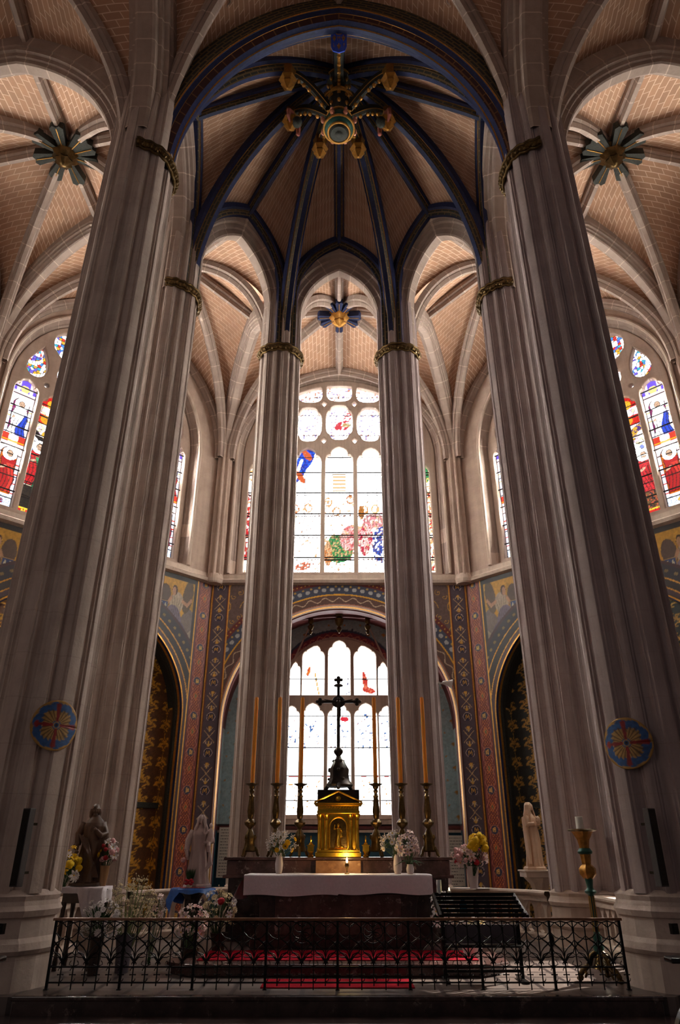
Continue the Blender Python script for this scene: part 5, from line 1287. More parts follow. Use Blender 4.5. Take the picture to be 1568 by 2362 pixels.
# ------------------------------------------------------------------ robed statues
def robe_pts(b, H, rx, ry, seed, top=.80, folds=9, sway=.02, flare=1.0):
    prof = [(1.05*flare,0),(1.03*flare,.02),(.95*flare,.12),(.86,.28),(.76,.42),(.72,.52),(.76,.62),(.79,.70),(.71,.745),(.54,.785),(.34,.82),(.24,.85)]
    def f(a, z):
        k = max(0, 1-z/H/.80)**.7; return 1+.12*k*math.sin(folds*a+seed+1.2*math.sin(3*a+seed))+.07*k*math.sin(5*a+2*seed+z*2.2)+.02*math.sin(13*a+z*3)*k
    n0 = len(b.v); b.lathe([(rx*H*r, z*H) for r, z in prof], (0, 0, 0), 64, 1, ry/rx, f)
    for i in range(n0, len(b.v)):
        x, y, z = b.v[i]; b.v[i] = (x+sway*H*math.sin(z/H*2.6), y, z)
def hand(b, p, d, up, s):
    """palm at p, fingers along d"""
    d = Vector(d).normalized(); up = Vector(up).normalized(); sd = d.cross(up).normalized(); p = Vector(p)
    b.ball(p+d*s*.25, (s*.42, s*.42, s*.42), 8, 6)
    for k, l in enumerate((.75, .9, .85, .65)):
        o = p+d*s*.45+sd*s*(-.33+.22*k); b.tube([o, o+d*s*l*.5+up*s*.08, o+d*s*l-up*s*.12], [s*.13, s*.115, s*.08], 7)
    o = p+d*s*.1-sd*s*.4; b.tube([o, o-sd*s*.25+d*s*.3, o-sd*s*.1+d*s*.6], [s*.14, s*.12, s*.09], 7)
def head(b, c, s, veil=True, hair=False, yaw=0, tilt=0, beard=False):
    Mx = Matrix.Translation(c) @ Matrix.Rotation(yaw, 4, 'Z') @ Matrix.Rotation(tilt, 4, 'X'); n0 = len(b.v)
    b.ball((0, 0, 0), (s*.40, s*.46, s*.56), 20, 16); b.ball((0, -s*.12, -s*.26), (s*.27, s*.28, s*.24), 14, 10)
    b.ball((0, -s*.47, -s*.03), (s*.06, s*.10, s*.13), 8, 6); b.ball((0, -s*.40, s*.13), (s*.26, s*.08, s*.05), 10, 6)
    b.ball((0, -s*.40, -s*.24), (s*.11, s*.05, s*.035), 8, 6); b.ball((0, -s*.33, -s*.42), (s*.12, s*.10, s*.10), 8, 6)
    for t in (-1, 1):
        b.ball((t*s*.16, -s*.385, s*.04), (s*.06, s*.04, s*.035), 8, 6); b.ball((t*s*.22, -s*.28, -s*.12), (s*.11, s*.12, s*.12), 8, 6); b.ball((t*s*.40, -s*.02, -s*.03), (s*.05, s*.09, s*.13), 8, 6)
    if beard: b.ball((0, -s*.28, -s*.48), (s*.22, s*.18, s*.22), 12, 8)
    if hair:
        b.ball((0, s*.17, s*.14), (s*.46, s*.44, s*.50), 16, 12)
        for t in (-1, 1): b.tube([(t*s*.38, s*.0, s*.15), (t*s*.46, s*.02, -s*.25), (t*s*.44, s*.0, -s*.65), (t*s*.36, -s*.10, -s*1.0)], [s*.15, s*.18, s*.17, s*.08], 10)
        b.tube([(0, s*.3, .1*s), (0, s*.42, -s*.5), (0, s*.38, -s*1.0)], [s*.3, s*.34, s*.25], 10)
    b.tube([(0, 0, -s*.3), (0, s*.05, -s*.9)], [s*.22, s*.27], 12)
    b.xform(Mx, n0)
def veilm(b, c, s, L_=1.6):
    c = Vector(c); pts = []
    for k in range(13):
        a = -1.25*PI/2*1.0+ (k/12)*1.25*PI; a = PI/2+ (k/12-.5)*1.55*PI*.98
        x, y = math.cos(a), math.sin(a)
        b.tube([c+Vector((x*s*.18, y*s*.18, s*.60)), c+Vector((x*s*.50, y*s*.52, s*.22)), c+Vector((x*s*.56, y*s*.60, -s*.40)), c+Vector((x*s*.85, y*s*.72, -s*1.05)), c+Vector((x*s*.95, y*s*.80, -s*L_))], [s*.10, s*.12, s*.12, s*.11, s*.08], 8)
    b.ball(c+Vector((0, s*.16, s*.34)), (s*.44, s*.44, s*.32), 14, 10); b.ball(c+Vector((0, s*.06, -s*.85)), (s*.44, s*.36, s*.55), 14, 10)
def statue(name, label, loc, H, rz, mat, kind, vox=.005):
    r = empty(name, loc, rz); tag(r, label, 'statue')
    b = MB(); s = H*.13; 
    if kind == 'christ':
        robe_pts(b, H, .19, .15, 1.0, flare=1.0); head(b, (0, -.01, H*.915), s, hair=True, yaw=.15, tilt=.12, beard=True)
        b.tube([(-.12*H, 0, .745*H), (-.18*H, -.02*H, .60*H), (-.17*H, -.08*H, .46*H)], [.05*H, .052*H, .045*H], 12); b.tube([(-.19*H, -.08*H, .46*H), (-.17*H, -.14*H, .40*H)], [.045*H, .025*H], 10); hand(b, (-.17*H, -.15*H, .39*H), (0, -.4, -1), (0, -1, .2), .05*H)
        b.tube([(.12*H, 0, .745*H), (.18*H, -.04*H, .60*H), (.12*H, -.13*H, .58*H), (.05*H, -.15*H, .65*H)], [.05*H, .05*H, .04*H, .028*H], 12); hand(b, (.05*H, -.165*H, .66*H), (-1, -.1, .45), (0, -1, 0), .05*H)
        for k in range(7): b.tube([(-.17*H+.02*k*H, -.13*H, .60*H-.01*k*H), (-.05*H+.02*H*k, -.165*H, .40*H-.03*k*H), (.10*H-.01*k*H, -.15*H, .20*H-.02*k*H), (.16*H-.015*k*H, -.13*H, .06*H)], [.012*H, .014*H, .014*H, .01*H], 6)
        b.tube([(.18*H, -.02*H, .60*H), (.20*H, -.03*H, .40*H), (.17*H, -.02*H, .18*H)], [.05*H, .06*H, .03*H], 10)
        b.ball((0, -.15*H, .655*H), (.03*H, .02*H, .035*H), 8, 6)
    elif kind == 'virgin':
        robe_pts(b, H, .165, .13, 2.0, sway=-.02); head(b, (-.01, -.01, H*.92), s*.92, yaw=.15, tilt=.16); veilm(b, (-.01, 0, H*.92), s*.92, 2.0)
        b.tube([(-.13*H, 0, .76*H), (-.19*H, -.02*H, .62*H), (-.20*H, -.06*H, .48*H)], [.05*H, .055*H, .04*H], 12); b.tube([(-.20*H, -.06*H, .48*H), (-.19*H, -.09*H, .42*H)], [.03*H, .02*H], 8); hand(b, (-.19*H, -.09*H, .42*H), (0, -.3, -1), (0, -1, 0), .042*H)
        for k in range(5): b.tube([(-.17*H, -.03*H+.01*k*H, .66*H), (-.23*H+.01*k*H, -.02*H+.015*k*H, .50*H), (-.19*H+.01*H*k, .02*H, .34*H)], [.02*H, .025*H, .012*H], 6)
        b.tube([(.13*H, 0, .76*H), (.18*H, -.05*H, .60*H), (.10*H, -.14*H, .58*H)], [.05*H, .05*H, .03*H], 12); hand(b, (.10*H, -.145*H, .58*H), (-1, -.2, .2), (0, -1, 0), .042*H)
        # child on her arm
        head(b, (.15*H, -.08*H, .83*H), s*.55, hair=False, yaw=.2); b.tube([(.15*H, -.07*H, .78*H), (.15*H, -.09*H, .68*H), (.13*H, -.10*H, .58*H)], [.035*H, .05*H, .05*H], 10)
        b.tube([(.13*H, -.11*H, .60*H), (.14*H, -.15*H, .54*H), (.14*H, -.13*H, .45*H)], [.035*H, .03*H, .02*H], 8); b.tube([(.12*H, -.10*H, .75*H), (.06*H, -.13*H, .70*H), (.03*H, -.14*H, .74*H)], [.02*H, .017*H, .014*H], 8)
        for k in range(5): b.tube([(.14*H, -.08*H, .56*H), (.16*H+.01*k*H, -.09*H, .40*H-.03*H*k), (.15*H-.02*k*H, -.08*H, .22*H-.02*k*H)], [.02*H, .022*H, .012*H], 6)
    else:  # carmelite saint in cloak seen from her left side
        robe_pts(b, H, .15, .12, 3.0, sway=.01, folds=11); head(b, (0, -.02*H, H*.92), s*.85, yaw=.1, tilt=.12); veilm(b, (0, -.0, H*.925), s*.90, 2.4)
        for t in (-1, 1):
            b.tube([(t*.12*H, 0, .77*H), (t*.15*H, -.04*H, .64*H), (t*.07*H, -.13*H, .66*H)], [.05*H, .05*H, .03*H], 12)
            for k in range(6): b.tube([(t*.13*H, -.01*H+.012*k*H, .76*H), (t*(.16-.008*k)*H, -.03*H+.015*k*H, .45*H), (t*(.17-.012*k)*H, -.05*H+.018*k*H, .04*H)], [.022*H, .026*H, .02*H], 7)
        hand(b, (0, -.15*H, .66*H), (-.3, -.1, .8), (0, -1, 0), .04*H); b.ball((.0, -.16*H, .72*H), (.05*H, .035*H, .06*H), 10, 8)
        for k in range(9): b.ball((.05*H*math.cos(k*2.4), -.165*H, .71*H+.045*H*math.sin(k*2.4)), .018*H, 6, 5)
    remeshed(b, 'figure', mat, vox, r)
    p = MB(); 
    p.lathe([(.22*H,-.045*H),(.22*H,-.012*H),(.20*H,0),(.20*H,.012*H)], seg=8, sy=.8); p.build('plinth', mat, r)
    return r
# pedestal tables
def side_table(label, loc, w_, d_, h, mat):
    r = empty('pedestal_table', loc); tag(r, label, 'table'); b = MB(); b.box((0, 0, h-.02), (w_, d_, .04)); b.build('tabletop', mat, r, bevel=.005)
    b = MB(); b.box((0, 0, h-.12), (w_*.9, d_*.9, .16)); b.build('apron', mat, r, bevel=.005)
    for sx in (-1, 1):
        for sy in (-1, 1):
            l = MB(); l.lathe([(.035,0),(.03,.05),(.04,.1),(.025,.2),(.035,h*.5),(.025,h*.6),(.04,h-.2),(.04,h-.18)], (sx*w_*.40, sy*d_*.40, 0), 10); l.build('leg', mat, r, smooth=True)
    return r
TX, TY, TH = -3.74, 11.62, 1.03
side_table('dark carved wooden table carrying the brown statue', (TX, TY, .3), .60, .50, TH, M['wood'])
n1, n2 = 40, 30; Q = np.zeros((n1, n2, 3))
for i in range(n1):
    for j in range(n2):
        u = -.30+.66*i/(n1-1); v = j/(n2-1); x = u
        if v < .5: y = .24-.50*(v/.5); z = TH+.006
        else: y = -.265-.012*math.sin(u*34); z = TH+.006-(v-.5)/.5*(.08+.30*max(0, min(1, (u+.05)/.12)))
        if u > .31: x = .31+.02*math.sin(v*20); z -= (u-.31)*4.2
        Q[i, j] = (x, y, z)
o = patch('table_cloth', Q, M['cloth']); o.location = (TX, TY, .3); tag(o, 'white cloth hanging over the dark table under the brown statue', 'tablecloth')
statue('christ_statue' if False else 'robed_statue', 'brown painted statue of a bearded robed man, hand on his chest', (TX-.04, TY, .3+TH+.062), 1.08, .25, M['statue_brown'], 'christ')
TX2, TY2, TH2 = -2.42, 13.0, .95
pd = empty('fluted_pedestal', (TX2, TY2, .3)); tag(pd, 'dark fluted column pedestal under the blue satin cloth', 'pedestal')
b = MB(); b.lathe([(.20,0),(.20,.05),(.14,.09),(.15,.12)], seg=24); b.build('base', M['wood'], pd, smooth=False)
b = MB(); b.lathe([(.12,.10),(.115,.80)], seg=48, fn=lambda a, z: 1+.05*math.cos(12*a)); b.build('shaft', M['wood'], pd)
b = MB(); b.lathe([(.12,.79),(.17,.86),(.20,.88),(.29,.91),(.29,.945),(.05,.95)], seg=8); b.build('top', M['wood'], pd)
n1, n2 = 48, 16; Q = np.zeros((n1+1, n2, 3))
for i in range(n1+1):
    a = 2*PI*i/n1
    for j in range(n2):
        v = j/(n2-1); sqr = 1/max(abs(math.cos(a)), abs(math.sin(a)))**.7; R_ = .50*v*sqr
        z = .955; 
        hx, hy = R_*math.cos(a)*1.05, R_*math.sin(a)*.8
        ov = max(0, math.hypot(hx, hy*1.2)-.37)
        if ov > 0: f_ = .37/math.hypot(hx, hy*1.2)+.45*ov; hx *= f_*(1+.4*ov*math.sin(11*a)); hy *= f_; z -= ov*(.55 if math.cos(a) > -.4 else 1.1)*(1+.35*math.sin(7*a))
        Q[i, j] = (hx, hy, z)
o = patch('satin_cloth', Q, M['bluecloth']); o.location = (TX2, TY2, .3); tag(o, 'bright blue satin cloth draped over the dark fluted pedestal', 'cloth')
statue('mother_and_child_statue', 'pale statue of a veiled woman holding a child on blue cloth', (TX2+.06, TY2+.02, .3+TH2+.058), 1.07, .1, M['statue_white'], 'virgin')
pp = vase('small white pot wrapped in red foil before the veiled statue', (TX2-.03, TY2-.20, .3+TH2+.012), [(.035,0),(.05,.06),(.052,.09)], M['f_cream'], name='flower_pot')
gp = empty('potted_grass', (TX2-.03, TY2-.20, .3+TH2+.10)); tag(gp, 'tuft of dark green grass with red bow in the small pot', 'plant')
b = MB()
for k in range(120):
    a = rng.uniform(0, 2*PI); r = rng.uniform(.02, .075); h = rng.uniform(.13, .20); b.tube([(r*.4*math.cos(a), r*.4*math.sin(a), -.03), (r*.9*math.cos(a), r*.9*math.sin(a), h*.5), (r*1.3*math.cos(a), r*1.3*math.sin(a), h)], [.003, .003, .001], 3)
b.build('grass', M['green'], gp)
b = MB()
for k in range(7): b.ball((.05*math.cos(k*.9), -.045, -.0+.03*math.sin(k*.9*2)), (.032, .015, .022), 8, 5)
b.build('bow', M['f_red'], gp, smooth=True)
b = MB()
for k in range(60): b.ball((rng.uniform(-.17, .24), rng.uniform(-.24, -.16), 0), (.015, .012, .006), 5, 4)
tag(b.build('rose_petals', M['f_rose'], None, (TX2, TY2, .3+TH2+.016)), 'scattered pink petals on the blue cloth at the statue foot', 'petals', kind='stuff')
r = bouquet('rosary_rose', 'single pink rose held beside the veiled statue', (TX2-.21, TY2-.10, .3+TH2+.42), .08, dict(rk=1), 1, .03, leafn=3, scale=.9, seed=2)
statue('saint_statue', 'cream statue of a veiled nun holding roses beside the second right pier', (4.16, 16.3, 1.50), 1.26, .75, M['statue_cream'], 'nun', .006)
cpd = empty('column_pedestal', (4.22, 16.3, 0)); tag(cpd, 'pale stone column with carved capital under the cream nun statue', 'pedestal')
b = MB(); b.lathe([(.26,0),(.26,.1),(.20,.16),(.16,.2),(.15,1.05)], seg=24); b.build('shaft', M['sill'], cpd, smooth=True)
b = MB(); b.lathe([(.15,1.04),(.18,1.07),(.16,1.09),(.19,1.18),(.28,1.28),(.30,1.30)], seg=24, fn=lambda a, z: 1+.08*math.cos(8*a)); b.build('capital', M['sill'], cpd)
b = MB(); b.box((0, 0, 1.37), (.66, .60, .13)); b.box((0, 0, 1.425), (.72, .66, .03)); b.build('abacus', M['sill'], cpd, bevel=.01)

# left flower groups around the brown statue
bouquet('bouquet', 'yellow and white lilies at the left foot of the brown statue', (TX-.27, TY-.24, 1.36), -.02, dict(ly=4, lw=4, ry=2), 22, (.17, .13, .26), (.02, -.02, .22), leafn=20, scale=1.25, seed=12)
vase('tan tapered vase at the right foot of the brown statue', (TX+.24, TY-.06, .3+TH+.012), [(.04,0),(.055,.10),(.07,.24),(.072,.27)], M['tanceramic'])
bouquet('bouquet', 'mixed pink, red and yellow roses in the tan vase', (TX+.24, TY-.06, .3+TH+.28), -.1, dict(rk=4, rr=2, dy=2, lw=3, ry=1), 18, (.14, .11, .20), (.03, 0, .17), leafn=18, seed=14)
# floor arrangements
def pot(label, loc, r, h, mat, name='planter'):
    b = MB(); b.lathe([(r*.7, 0), (r*.8, h*.5), (r, h*.95), (r*1.05, h), (r*.9, h), (r*.85, h*.9), (.01, h*.85)], seg=24); o = b.build(name, mat, None, loc, smooth=True); tag(o, label, 'planter'); return o
pot('grey cylinder planter on the floor holding dried blossom branches', (-3.0, 11.3, .3), .13, .46, M['grey'])
bouquet('dried_flowers', 'tall spray of dried cream blossom branches left of the blue cloth', (-3.0, 11.3, .76), -.4, dict(sc=8), 60, (.36, .22, .36), (.06, 0, .36), leafn=0, scale=.95, seed=21, leafmat='palegreen')
pot('dark stand holding white blooms in front of the left table', (-3.32, 11.05, .3), .10, .50, M['wood'])
bouquet('bouquet', 'bushy white rose bunch behind the railing by the left pier', (-3.32, 11.05, .80), -.1, dict(pw=6, sw=3), 40, (.28, .18, .30), (.02, 0, .12), leafn=50, seed=23)
bouquet('bouquet', 'drooping pink and white blossom branch beside the stone balustrade', (-2.66, 11.4, .88), -.5, dict(lp=3, sw=3), 14, (.12, .08, .26), (.05, 0, .16), leafn=4, scale=.8, seed=25)
pot('low dark pot holding pale orchids behind the railing', (-2.12, 11.6, .3), .12, .26, M['wood'])
bouquet('bouquet', 'pale pink orchids standing low in front of the fluted pedestal', (-2.15, 11.6, .56), -.1, dict(lp=6, lpk=2), 22, (.22, .12, .26), (.0, 0, .30), leafn=12, scale=1.0, seed=27)
pot('low dark planter at the left front corner of the altar step', (-1.82, 12.2, .45), .13, .24, M['wood'])
bouquet('bouquet', 'wide cream and white flower arrangement left of the altar', (-1.86, 12.2, .72), -.1, dict(sc=3, lw=4, pc=3), 44, (.30, .2, .32), (.0, 0, .26), leafn=24, scale=1.0, seed=29)
bouquet('red_rose', 'single red rose above the cream arrangement left of the altar', (-1.80, 11.98, 1.12), -.3, dict(rr=1), 1, .02, leafn=2, scale=1.2, seed=4)
pot('small dark planter at the right end of the altar', (1.66, 12.3, .45), .11, .22, M['wood'])
bouquet('bouquet', 'white lilies at the right end of the altar below the cloth', (1.62, 12.25, .68), -.1, dict(lw=6), 24, (.16, .16, .34), (.0, 0, .24), leafn=22, scale=1.25, seed=31)
pot('white planter behind the black votive stand', (1.95, 11.7, .3), .15, .30, M['ceramic'])
bouquet('bouquet', 'white lilies seen beneath the slats of the black candle stand', (1.95, 11.7, .62), -.1, dict(lw=5, pc=1), 22, (.24, .15, .16), (.0, 0, .14), leafn=24, scale=1.15, seed=33)

# ------------------------------------------------------------------ stone balustrades between the piers
def balustrade(label, A, B, zr=1.09, z0=.30, bulge=.22):
    root = empty('stone_balustrade', (0, 0, 0)); tag(root, label, 'balustrade', 'stone balustrades around the sanctuary')
    A, B = np.array(A), np.array(B); L_ = np.linalg.norm(B-A); d = (B-A)/L_; n = np.array([d[1], -d[0]]); 
    if n @ (np.array([0, 12.4])-A) > 0: n = -n
    C_ = lambda t: A+(B-A)*t+n*bulge*4*t*(1-t)
    ts = np.linspace(0, 1, 15); path = np.array([[*C_(t), zr] for t in ts])
    lat = np.array([norm([-(C_(min(1, t+.02))-C_(max(0, t-.02)))[1], (C_(min(1, t+.02))-C_(max(0, t-.02)))[0], 0]) for t in ts])
    sweep('coping', path, [(-.15,-.03),(-.16,.0),(-.13,.03),(.13,.03),(.16,.0),(.15,-.03),(.10,-.07),(.10,-.14),(-.10,-.14),(-.10,-.07)], M['sill'], root, lateral=lat, smooth=False)
    path2 = path.copy(); path2[:, 2] = z0+.06; sweep('base_course', path2, [(-.14,-.06),(-.14,.04),(-.10,.07),(.10,.07),(.14,.04),(.14,-.06)], M['sill'], root, lateral=lat)
    nb = int(L_/.24); h0, h1 = z0+.12, zr-.14; H_ = h1-h0; hw = .12
    pr = [(.115, 0), (.05, .10), (.035, .22), (.035, .72), (.05, .82), (.118, 1.0)]
    poly = [(x, z*H_) for x, z in pr]+[(-x, z*H_) for x, z in reversed(pr)]
    bm_ = MB().prism(poly, -.05, .05, 'xz').mesh('baluster', M['sill'])
    for k in range(nb):
        t = (k+.5)/nb; c = C_(t); dd = C_(min(1, t+.01))-C_(max(0, t-.01)); link('baluster', bm_, root, (c[0], c[1], h0), math.atan2(dd[1], dd[0]))
    return root
def between(k1, s1, k2, s2, m1=1.0, m2=1.0):
    A, B = P(k1, s1), P(k2, s2); d = norm(B-A); return A+d*PIER[k1][2]*1.1, B-d*PIER[k2][2]*1.1
balustrade('stone balustrade on the left, behind the fluted pedestal', *between('P2', -1, 'P3', -1)); balustrade('stone balustrade on the right, carrying the tall white vase', *between('P3', 1, 'P2', 1))
balustrade('short stone balustrade behind the tall gilt candlestick', *between('P2', 1, 'P1', 1), bulge=.05); balustrade('short stone balustrade behind the brown statue', *between('P2', -1, 'P1', -1), bulge=.05)
balustrade('stone balustrade behind the marble altar', *between('P3', -1, 'P3', 1), bulge=.1)
# vase on the right balustrade
VX, VY = 2.74, 15.76
vase('tall white tapered vase on the right stone balustrade', (VX, VY, 1.125), [(.08,0),(.10,.15),(.125,.36),(.128,.40)], M['ceramic'])
bouquet('bouquet', 'yellow, crimson and pink flowers in the tall vase on the balustrade', (VX, VY, 1.53), -.2, dict(lpk=4, rr=2, lp=4, rk=2), 34, (.34, .24, .22), (-.04, 0, .16), leafn=20, scale=1.5, seed=41)
bouquet('gladiolus_bunch', 'bright yellow gladiolus rising from the vase on the balustrade', (VX, VY-.12, 1.55), -.2, dict(ry=5, dy=3), 22, (.18, .12, .18), (.12, -.05, .38), leafn=6, scale=1.6, seed=42)
b = MB(); b.lathe([(.0,0),(.30,.0),(.31,.004),(.0,.005)], seg=36, fn=lambda a, z: 1+.04*math.cos(18*a)); o = b.build('lace_doily', M['cloth'], None, (VX-.1, VY+.02, 1.1215)); o.scale = (1.4, .5, 1); tag(o, 'white lace doily beneath the tall vase', 'doily')

# ------------------------------------------------------------------ black votive candle stand
vs = empty('votive_stand', (1.90, 10.62, .3)); tag(vs, 'black metal votive candle stand with sloping empty slats', 'candle stand')
for x in (-.50, .50):
    b = MB(); b.box((x, 0, .40), (.045, .05, .80)); b.build('leg', M['iron'], vs, bevel=.004)
    b = MB(); b.box((x, 0, .015), (.06, .50, .03)); b.build('foot', M['iron'], vs, bevel=.004)
b = MB(); b.box((0, 0, .11), (1.0, .03, .03)); b.build('lower_bar', M['iron'], vs)
b = MB(); b.box((0, .02, .52), (.98, .02, .22)); b.build('panel', M['grey'], vs, bevel=.004)
b = MB(); b.box((0, -.02, .395), (1.02, .34, .02)); b.build('tray', M['iron'], vs, bevel=.004)
for x in (-.56, .56):
    b = MB(); b.add([(x-.02,-.36,.70),(x+.02,-.36,.70),(x+.02,-.36,.77),(x-.02,-.36,.77),(x-.02,.34,.92),(x+.02,.34,.92),(x+.02,.34,.98),(x-.02,.34,.98)], [(0,1,2,3),(7,6,5,4),(0,4,5,1),(1,5,6,2),(2,6,7,3),(3,7,4,0)]); b.build('side_bracket', M['iron'], vs)
for k in range(6):
    t = k/5; b = MB(); b.box((0, -.33+.64*t, .755+.20*t), (1.10, .055, .018)); b.box((0, -.355+.64*t, .77+.20*t), (1.10, .006, .035)); b.build('slat', M['iron'], vs)
cj = empty('candle_jar', (1.42, 10.93, 1.275)); tag(cj, 'tall glass jar candle at the upper left corner of the stand', 'candle'); b = MB(); b.lathe([(.03,0),(.035,.01),(.035,.17),(.030,.17),(.030,.015),(.005,.014)], seg=18); b.build('jar', M['glassjar'], cj, smooth=True); b = MB(); b.lathe([(.028,.016),(.028,.09)], seg=14); b.build('wax', M['bronzedark'], cj)
tl = empty('tea_light', (1.56, 10.93, 1.27)); tag(tl, 'small lit tea light on the top slat beside the jar', 'candle'); b = MB(); b.lathe([(.022,0),(.026,.04),(.024,.042)], seg=14); b.build('cup', M['whitewax'], tl, smooth=True); b = MB(); b.lathe([(.003,.042),(.009,.055),(.002,.08)], seg=8); b.build('flame', M['flame'], tl, smooth=True)

# ------------------------------------------------------------------ tall gilt paschal candlestick
pc = empty('paschal_candlestick', (3.44, 10.62, .30)); pc.scale = (1, 1, .885); tag(pc, 'tall green and gilt standing candlestick on three ornate feet', 'candlestick')
b = MB(); b.lathe([(.05,.30),(.07,.42),(.05,.50),(.06,.55),(.038,.60),(.035,1.10)], seg=24, fn=lambda a, z: 1+(.07*math.cos(8*a) if z > .6 else 0)); b.build('shaft', M['dgreen'], pc, smooth=True)
b = MB()
for k in range(8):
    a = k*PI/4; b.tube([(.038*math.cos(a), .038*math.sin(a), .62), (.035*math.cos(a), .035*math.sin(a), 1.09)], .007, 5)
b.build('gilt_reeding', M['goldpaint'], pc)
b = MB(); b.lathe([(.035,1.10),(.075,1.13),(.08,1.155),(.05,1.18),(.04,1.20),(.055,1.32),(.07,1.33)], seg=24); b.build('lower_knop', M['dgreen'], pc, smooth=True)
b = MB(); b.lathe([(.06,1.32),(.10,1.38),(.105,1.46),(.075,1.50),(.055,1.52),(.07,1.66)], seg=24, fn=lambda a, z: 1+.12*math.cos(6*a)); b.build('urn', M['goldpaint'], pc, smooth=True)
b = MB(); b.lathe([(.06,1.655),(.095,1.67),(.10,1.70),(.08,1.73),(.075,1.745)], seg=24); b.build('upper_knop', M['dgreen'], pc, smooth=True)
b = MB(); b.lathe([(.06,1.74),(.08,1.86),(.13,1.96),(.15,1.985)], seg=24, fn=lambda a, z: 1+.06*math.cos(10*a)); b.build('calyx', M['goldpaint'], pc, smooth=True)
b = MB(); b.lathe([(.10,1.975),(.185,1.99),(.20,2.005),(.185,2.02),(.03,2.01)], seg=36, fn=lambda a, z: 1+.025*math.cos(24*a)); b.build('drip_dish', M['bronze'], pc, smooth=True)
b = MB(); b.lathe([(.14,.16),(.10,.22),(.07,.30),(.05,.34)], seg=18, fn=lambda a, z: 1+.15*math.cos(3*a)); b.build('foot_block', M['bronze'], pc, smooth=True)
for k in range(3):
    a = k*2*PI/3-PI/2+.5; c, s = math.cos(a), math.sin(a); b = MB()
    b.tube([(.05*c, .05*s, .36), (.12*c, .12*s, .30), (.15*c, .15*s, .20), (.22*c, .22*s, .15), (.28*c, .28*s, .08), (.27*c, .27*s, .03)], [.03, .04, .035, .04, .035, .03], 10)
    b.ball((.29*c, .29*s, .035), (.045, .045, .035), 10, 6); b.ball((.16*c, .16*s, .27), .035, 8, 6)
    for t in (-1, 1): b.tube([(.22*c, .22*s, .14), (.22*c-s*t*.07, .22*s+c*t*.07, .10), (.24*c-s*t*.06, .24*s+c*t*.06, .05)], [.022, .02, .012], 7)
    b.build('leg', M['bronze'], pc, smooth=True)
b = MB(); b.lathe([(.052,0),(.052,.155),(.046,.158)], seg=24); o = b.build('pillar_candle', M['whitewax'], None, (3.42, 10.62, 2.09), smooth=True); tag(o, 'thick white candle stub on the tall gilt candlestick', 'candle')

# ------------------------------------------------------------------ things on the piers
def cross_fn(U, V):
    r = np.hypot(U, V); a = np.arctan2(V, U); col = np.broadcast_to(C(44,84,138), U.shape+(3,)).copy()
    rays = (r < .235*(.80+.12*np.abs(np.sin(a*12)))*(.72+.28*np.abs(np.sin(2*a)))) & (r > .05); col = put(col, rays, C(176,134,74)); col = put(col, rays & (np.sin(a*48) > .5), C(100,72,40))
    arm = ((np.abs(U) < .016+.10*np.abs(V)**1.6) & (np.abs(V) < .24)) | ((np.abs(V) < .016+.10*np.abs(U)**1.6) & (np.abs(U) < .24)); col = put(col, arm, C(140,34,34))
    for cx, cy in ((0,.235),(0,-.235),(.235,0),(-.235,0)): col = put(col, np.hypot(U-cx, V-cy) < .035, C(140,34,34))
    col = put(col, r < .045, C(176,134,74)); col = put(col, r < .032, C(44,84,138)); col = put(col, r < .015, C(30,30,40))
    col = put(col, r > .278+.010*np.sin(a*10), C(176,132,64)); return vary(col, U, V, .2, .03)
for s, z, sc_, lb in ((-1, 3.37, 1.0, 'round painted consecration cross on the left pier'), (1, 3.13, 1.02, 'round painted consecration cross on the right pier')):
    x, y, R = PIER['P1']; x *= s; dr = norm(np.array([-(x)*.72, -6.0])); a0 = math.atan2(-.72, -(.72 if s < 0 else .62)*s)
    nr, na = 26, 72; rr_ = np.linspace(.001, .335, nr); aa = np.linspace(0, 2*PI, na); Rr, Aa = np.meshgrid(rr_, aa, indexing='ij'); U = Rr*np.cos(Aa); Vv = Rr*np.sin(Aa)
    th = a0+U/(R*1.0)*1.0; rad = R*1.0+.02
    Pm = np.stack([x+rad*np.cos(th), y+rad*np.sin(th), z+Vv], -1)
    o = patch('consecration_cross', Pm, M['paint'], None, None, cross_fn(-U*.91, Vv*.91), flip=False); tag(o, lb, 'wall painting', 'painted crosses on the piers')
    sol = o.modifiers.new('s', 'SOLIDIFY'); sol.thickness = .012
for s, lb in ((-1, 'slim grey column loudspeaker on the left pier'), (1, 'slim dark column loudspeaker on the right pier')):
    x = -3.93 if s < 0 else 3.97; sp = empty('column_speaker', (x, 9.50, 1.42), .35*s); tag(sp, lb, 'loudspeaker', 'column speakers on the piers')
    b = MB(); b.box((0, 0, .44), (.115, .10, .88)); b.build('cabinet', M['speaker'], sp, bevel=.006)
    b = MB(); b.box((0, -.052, .44), (.095, .006, .85)); b.build('grille', M['iron'], sp)
    b = MB(); b.box((0, .10, .70), (.04, .12, .03)); b.box((0, .10, .15), (.04, .12, .03)); b.build('bracket', M['iron'], sp)
    b = MB(); b.box((0, 0, 0), (.09, .05, .11)); b.box((0, -.027, 0), (.05, .01, .06)); o = b.build('socket_box', M['iron'], None, (s*4.02, 9.52, .98), .3*s); tag(o, 'small black socket box on the base of the %s pier' % ('left' if s < 0 else 'right'), 'socket box')
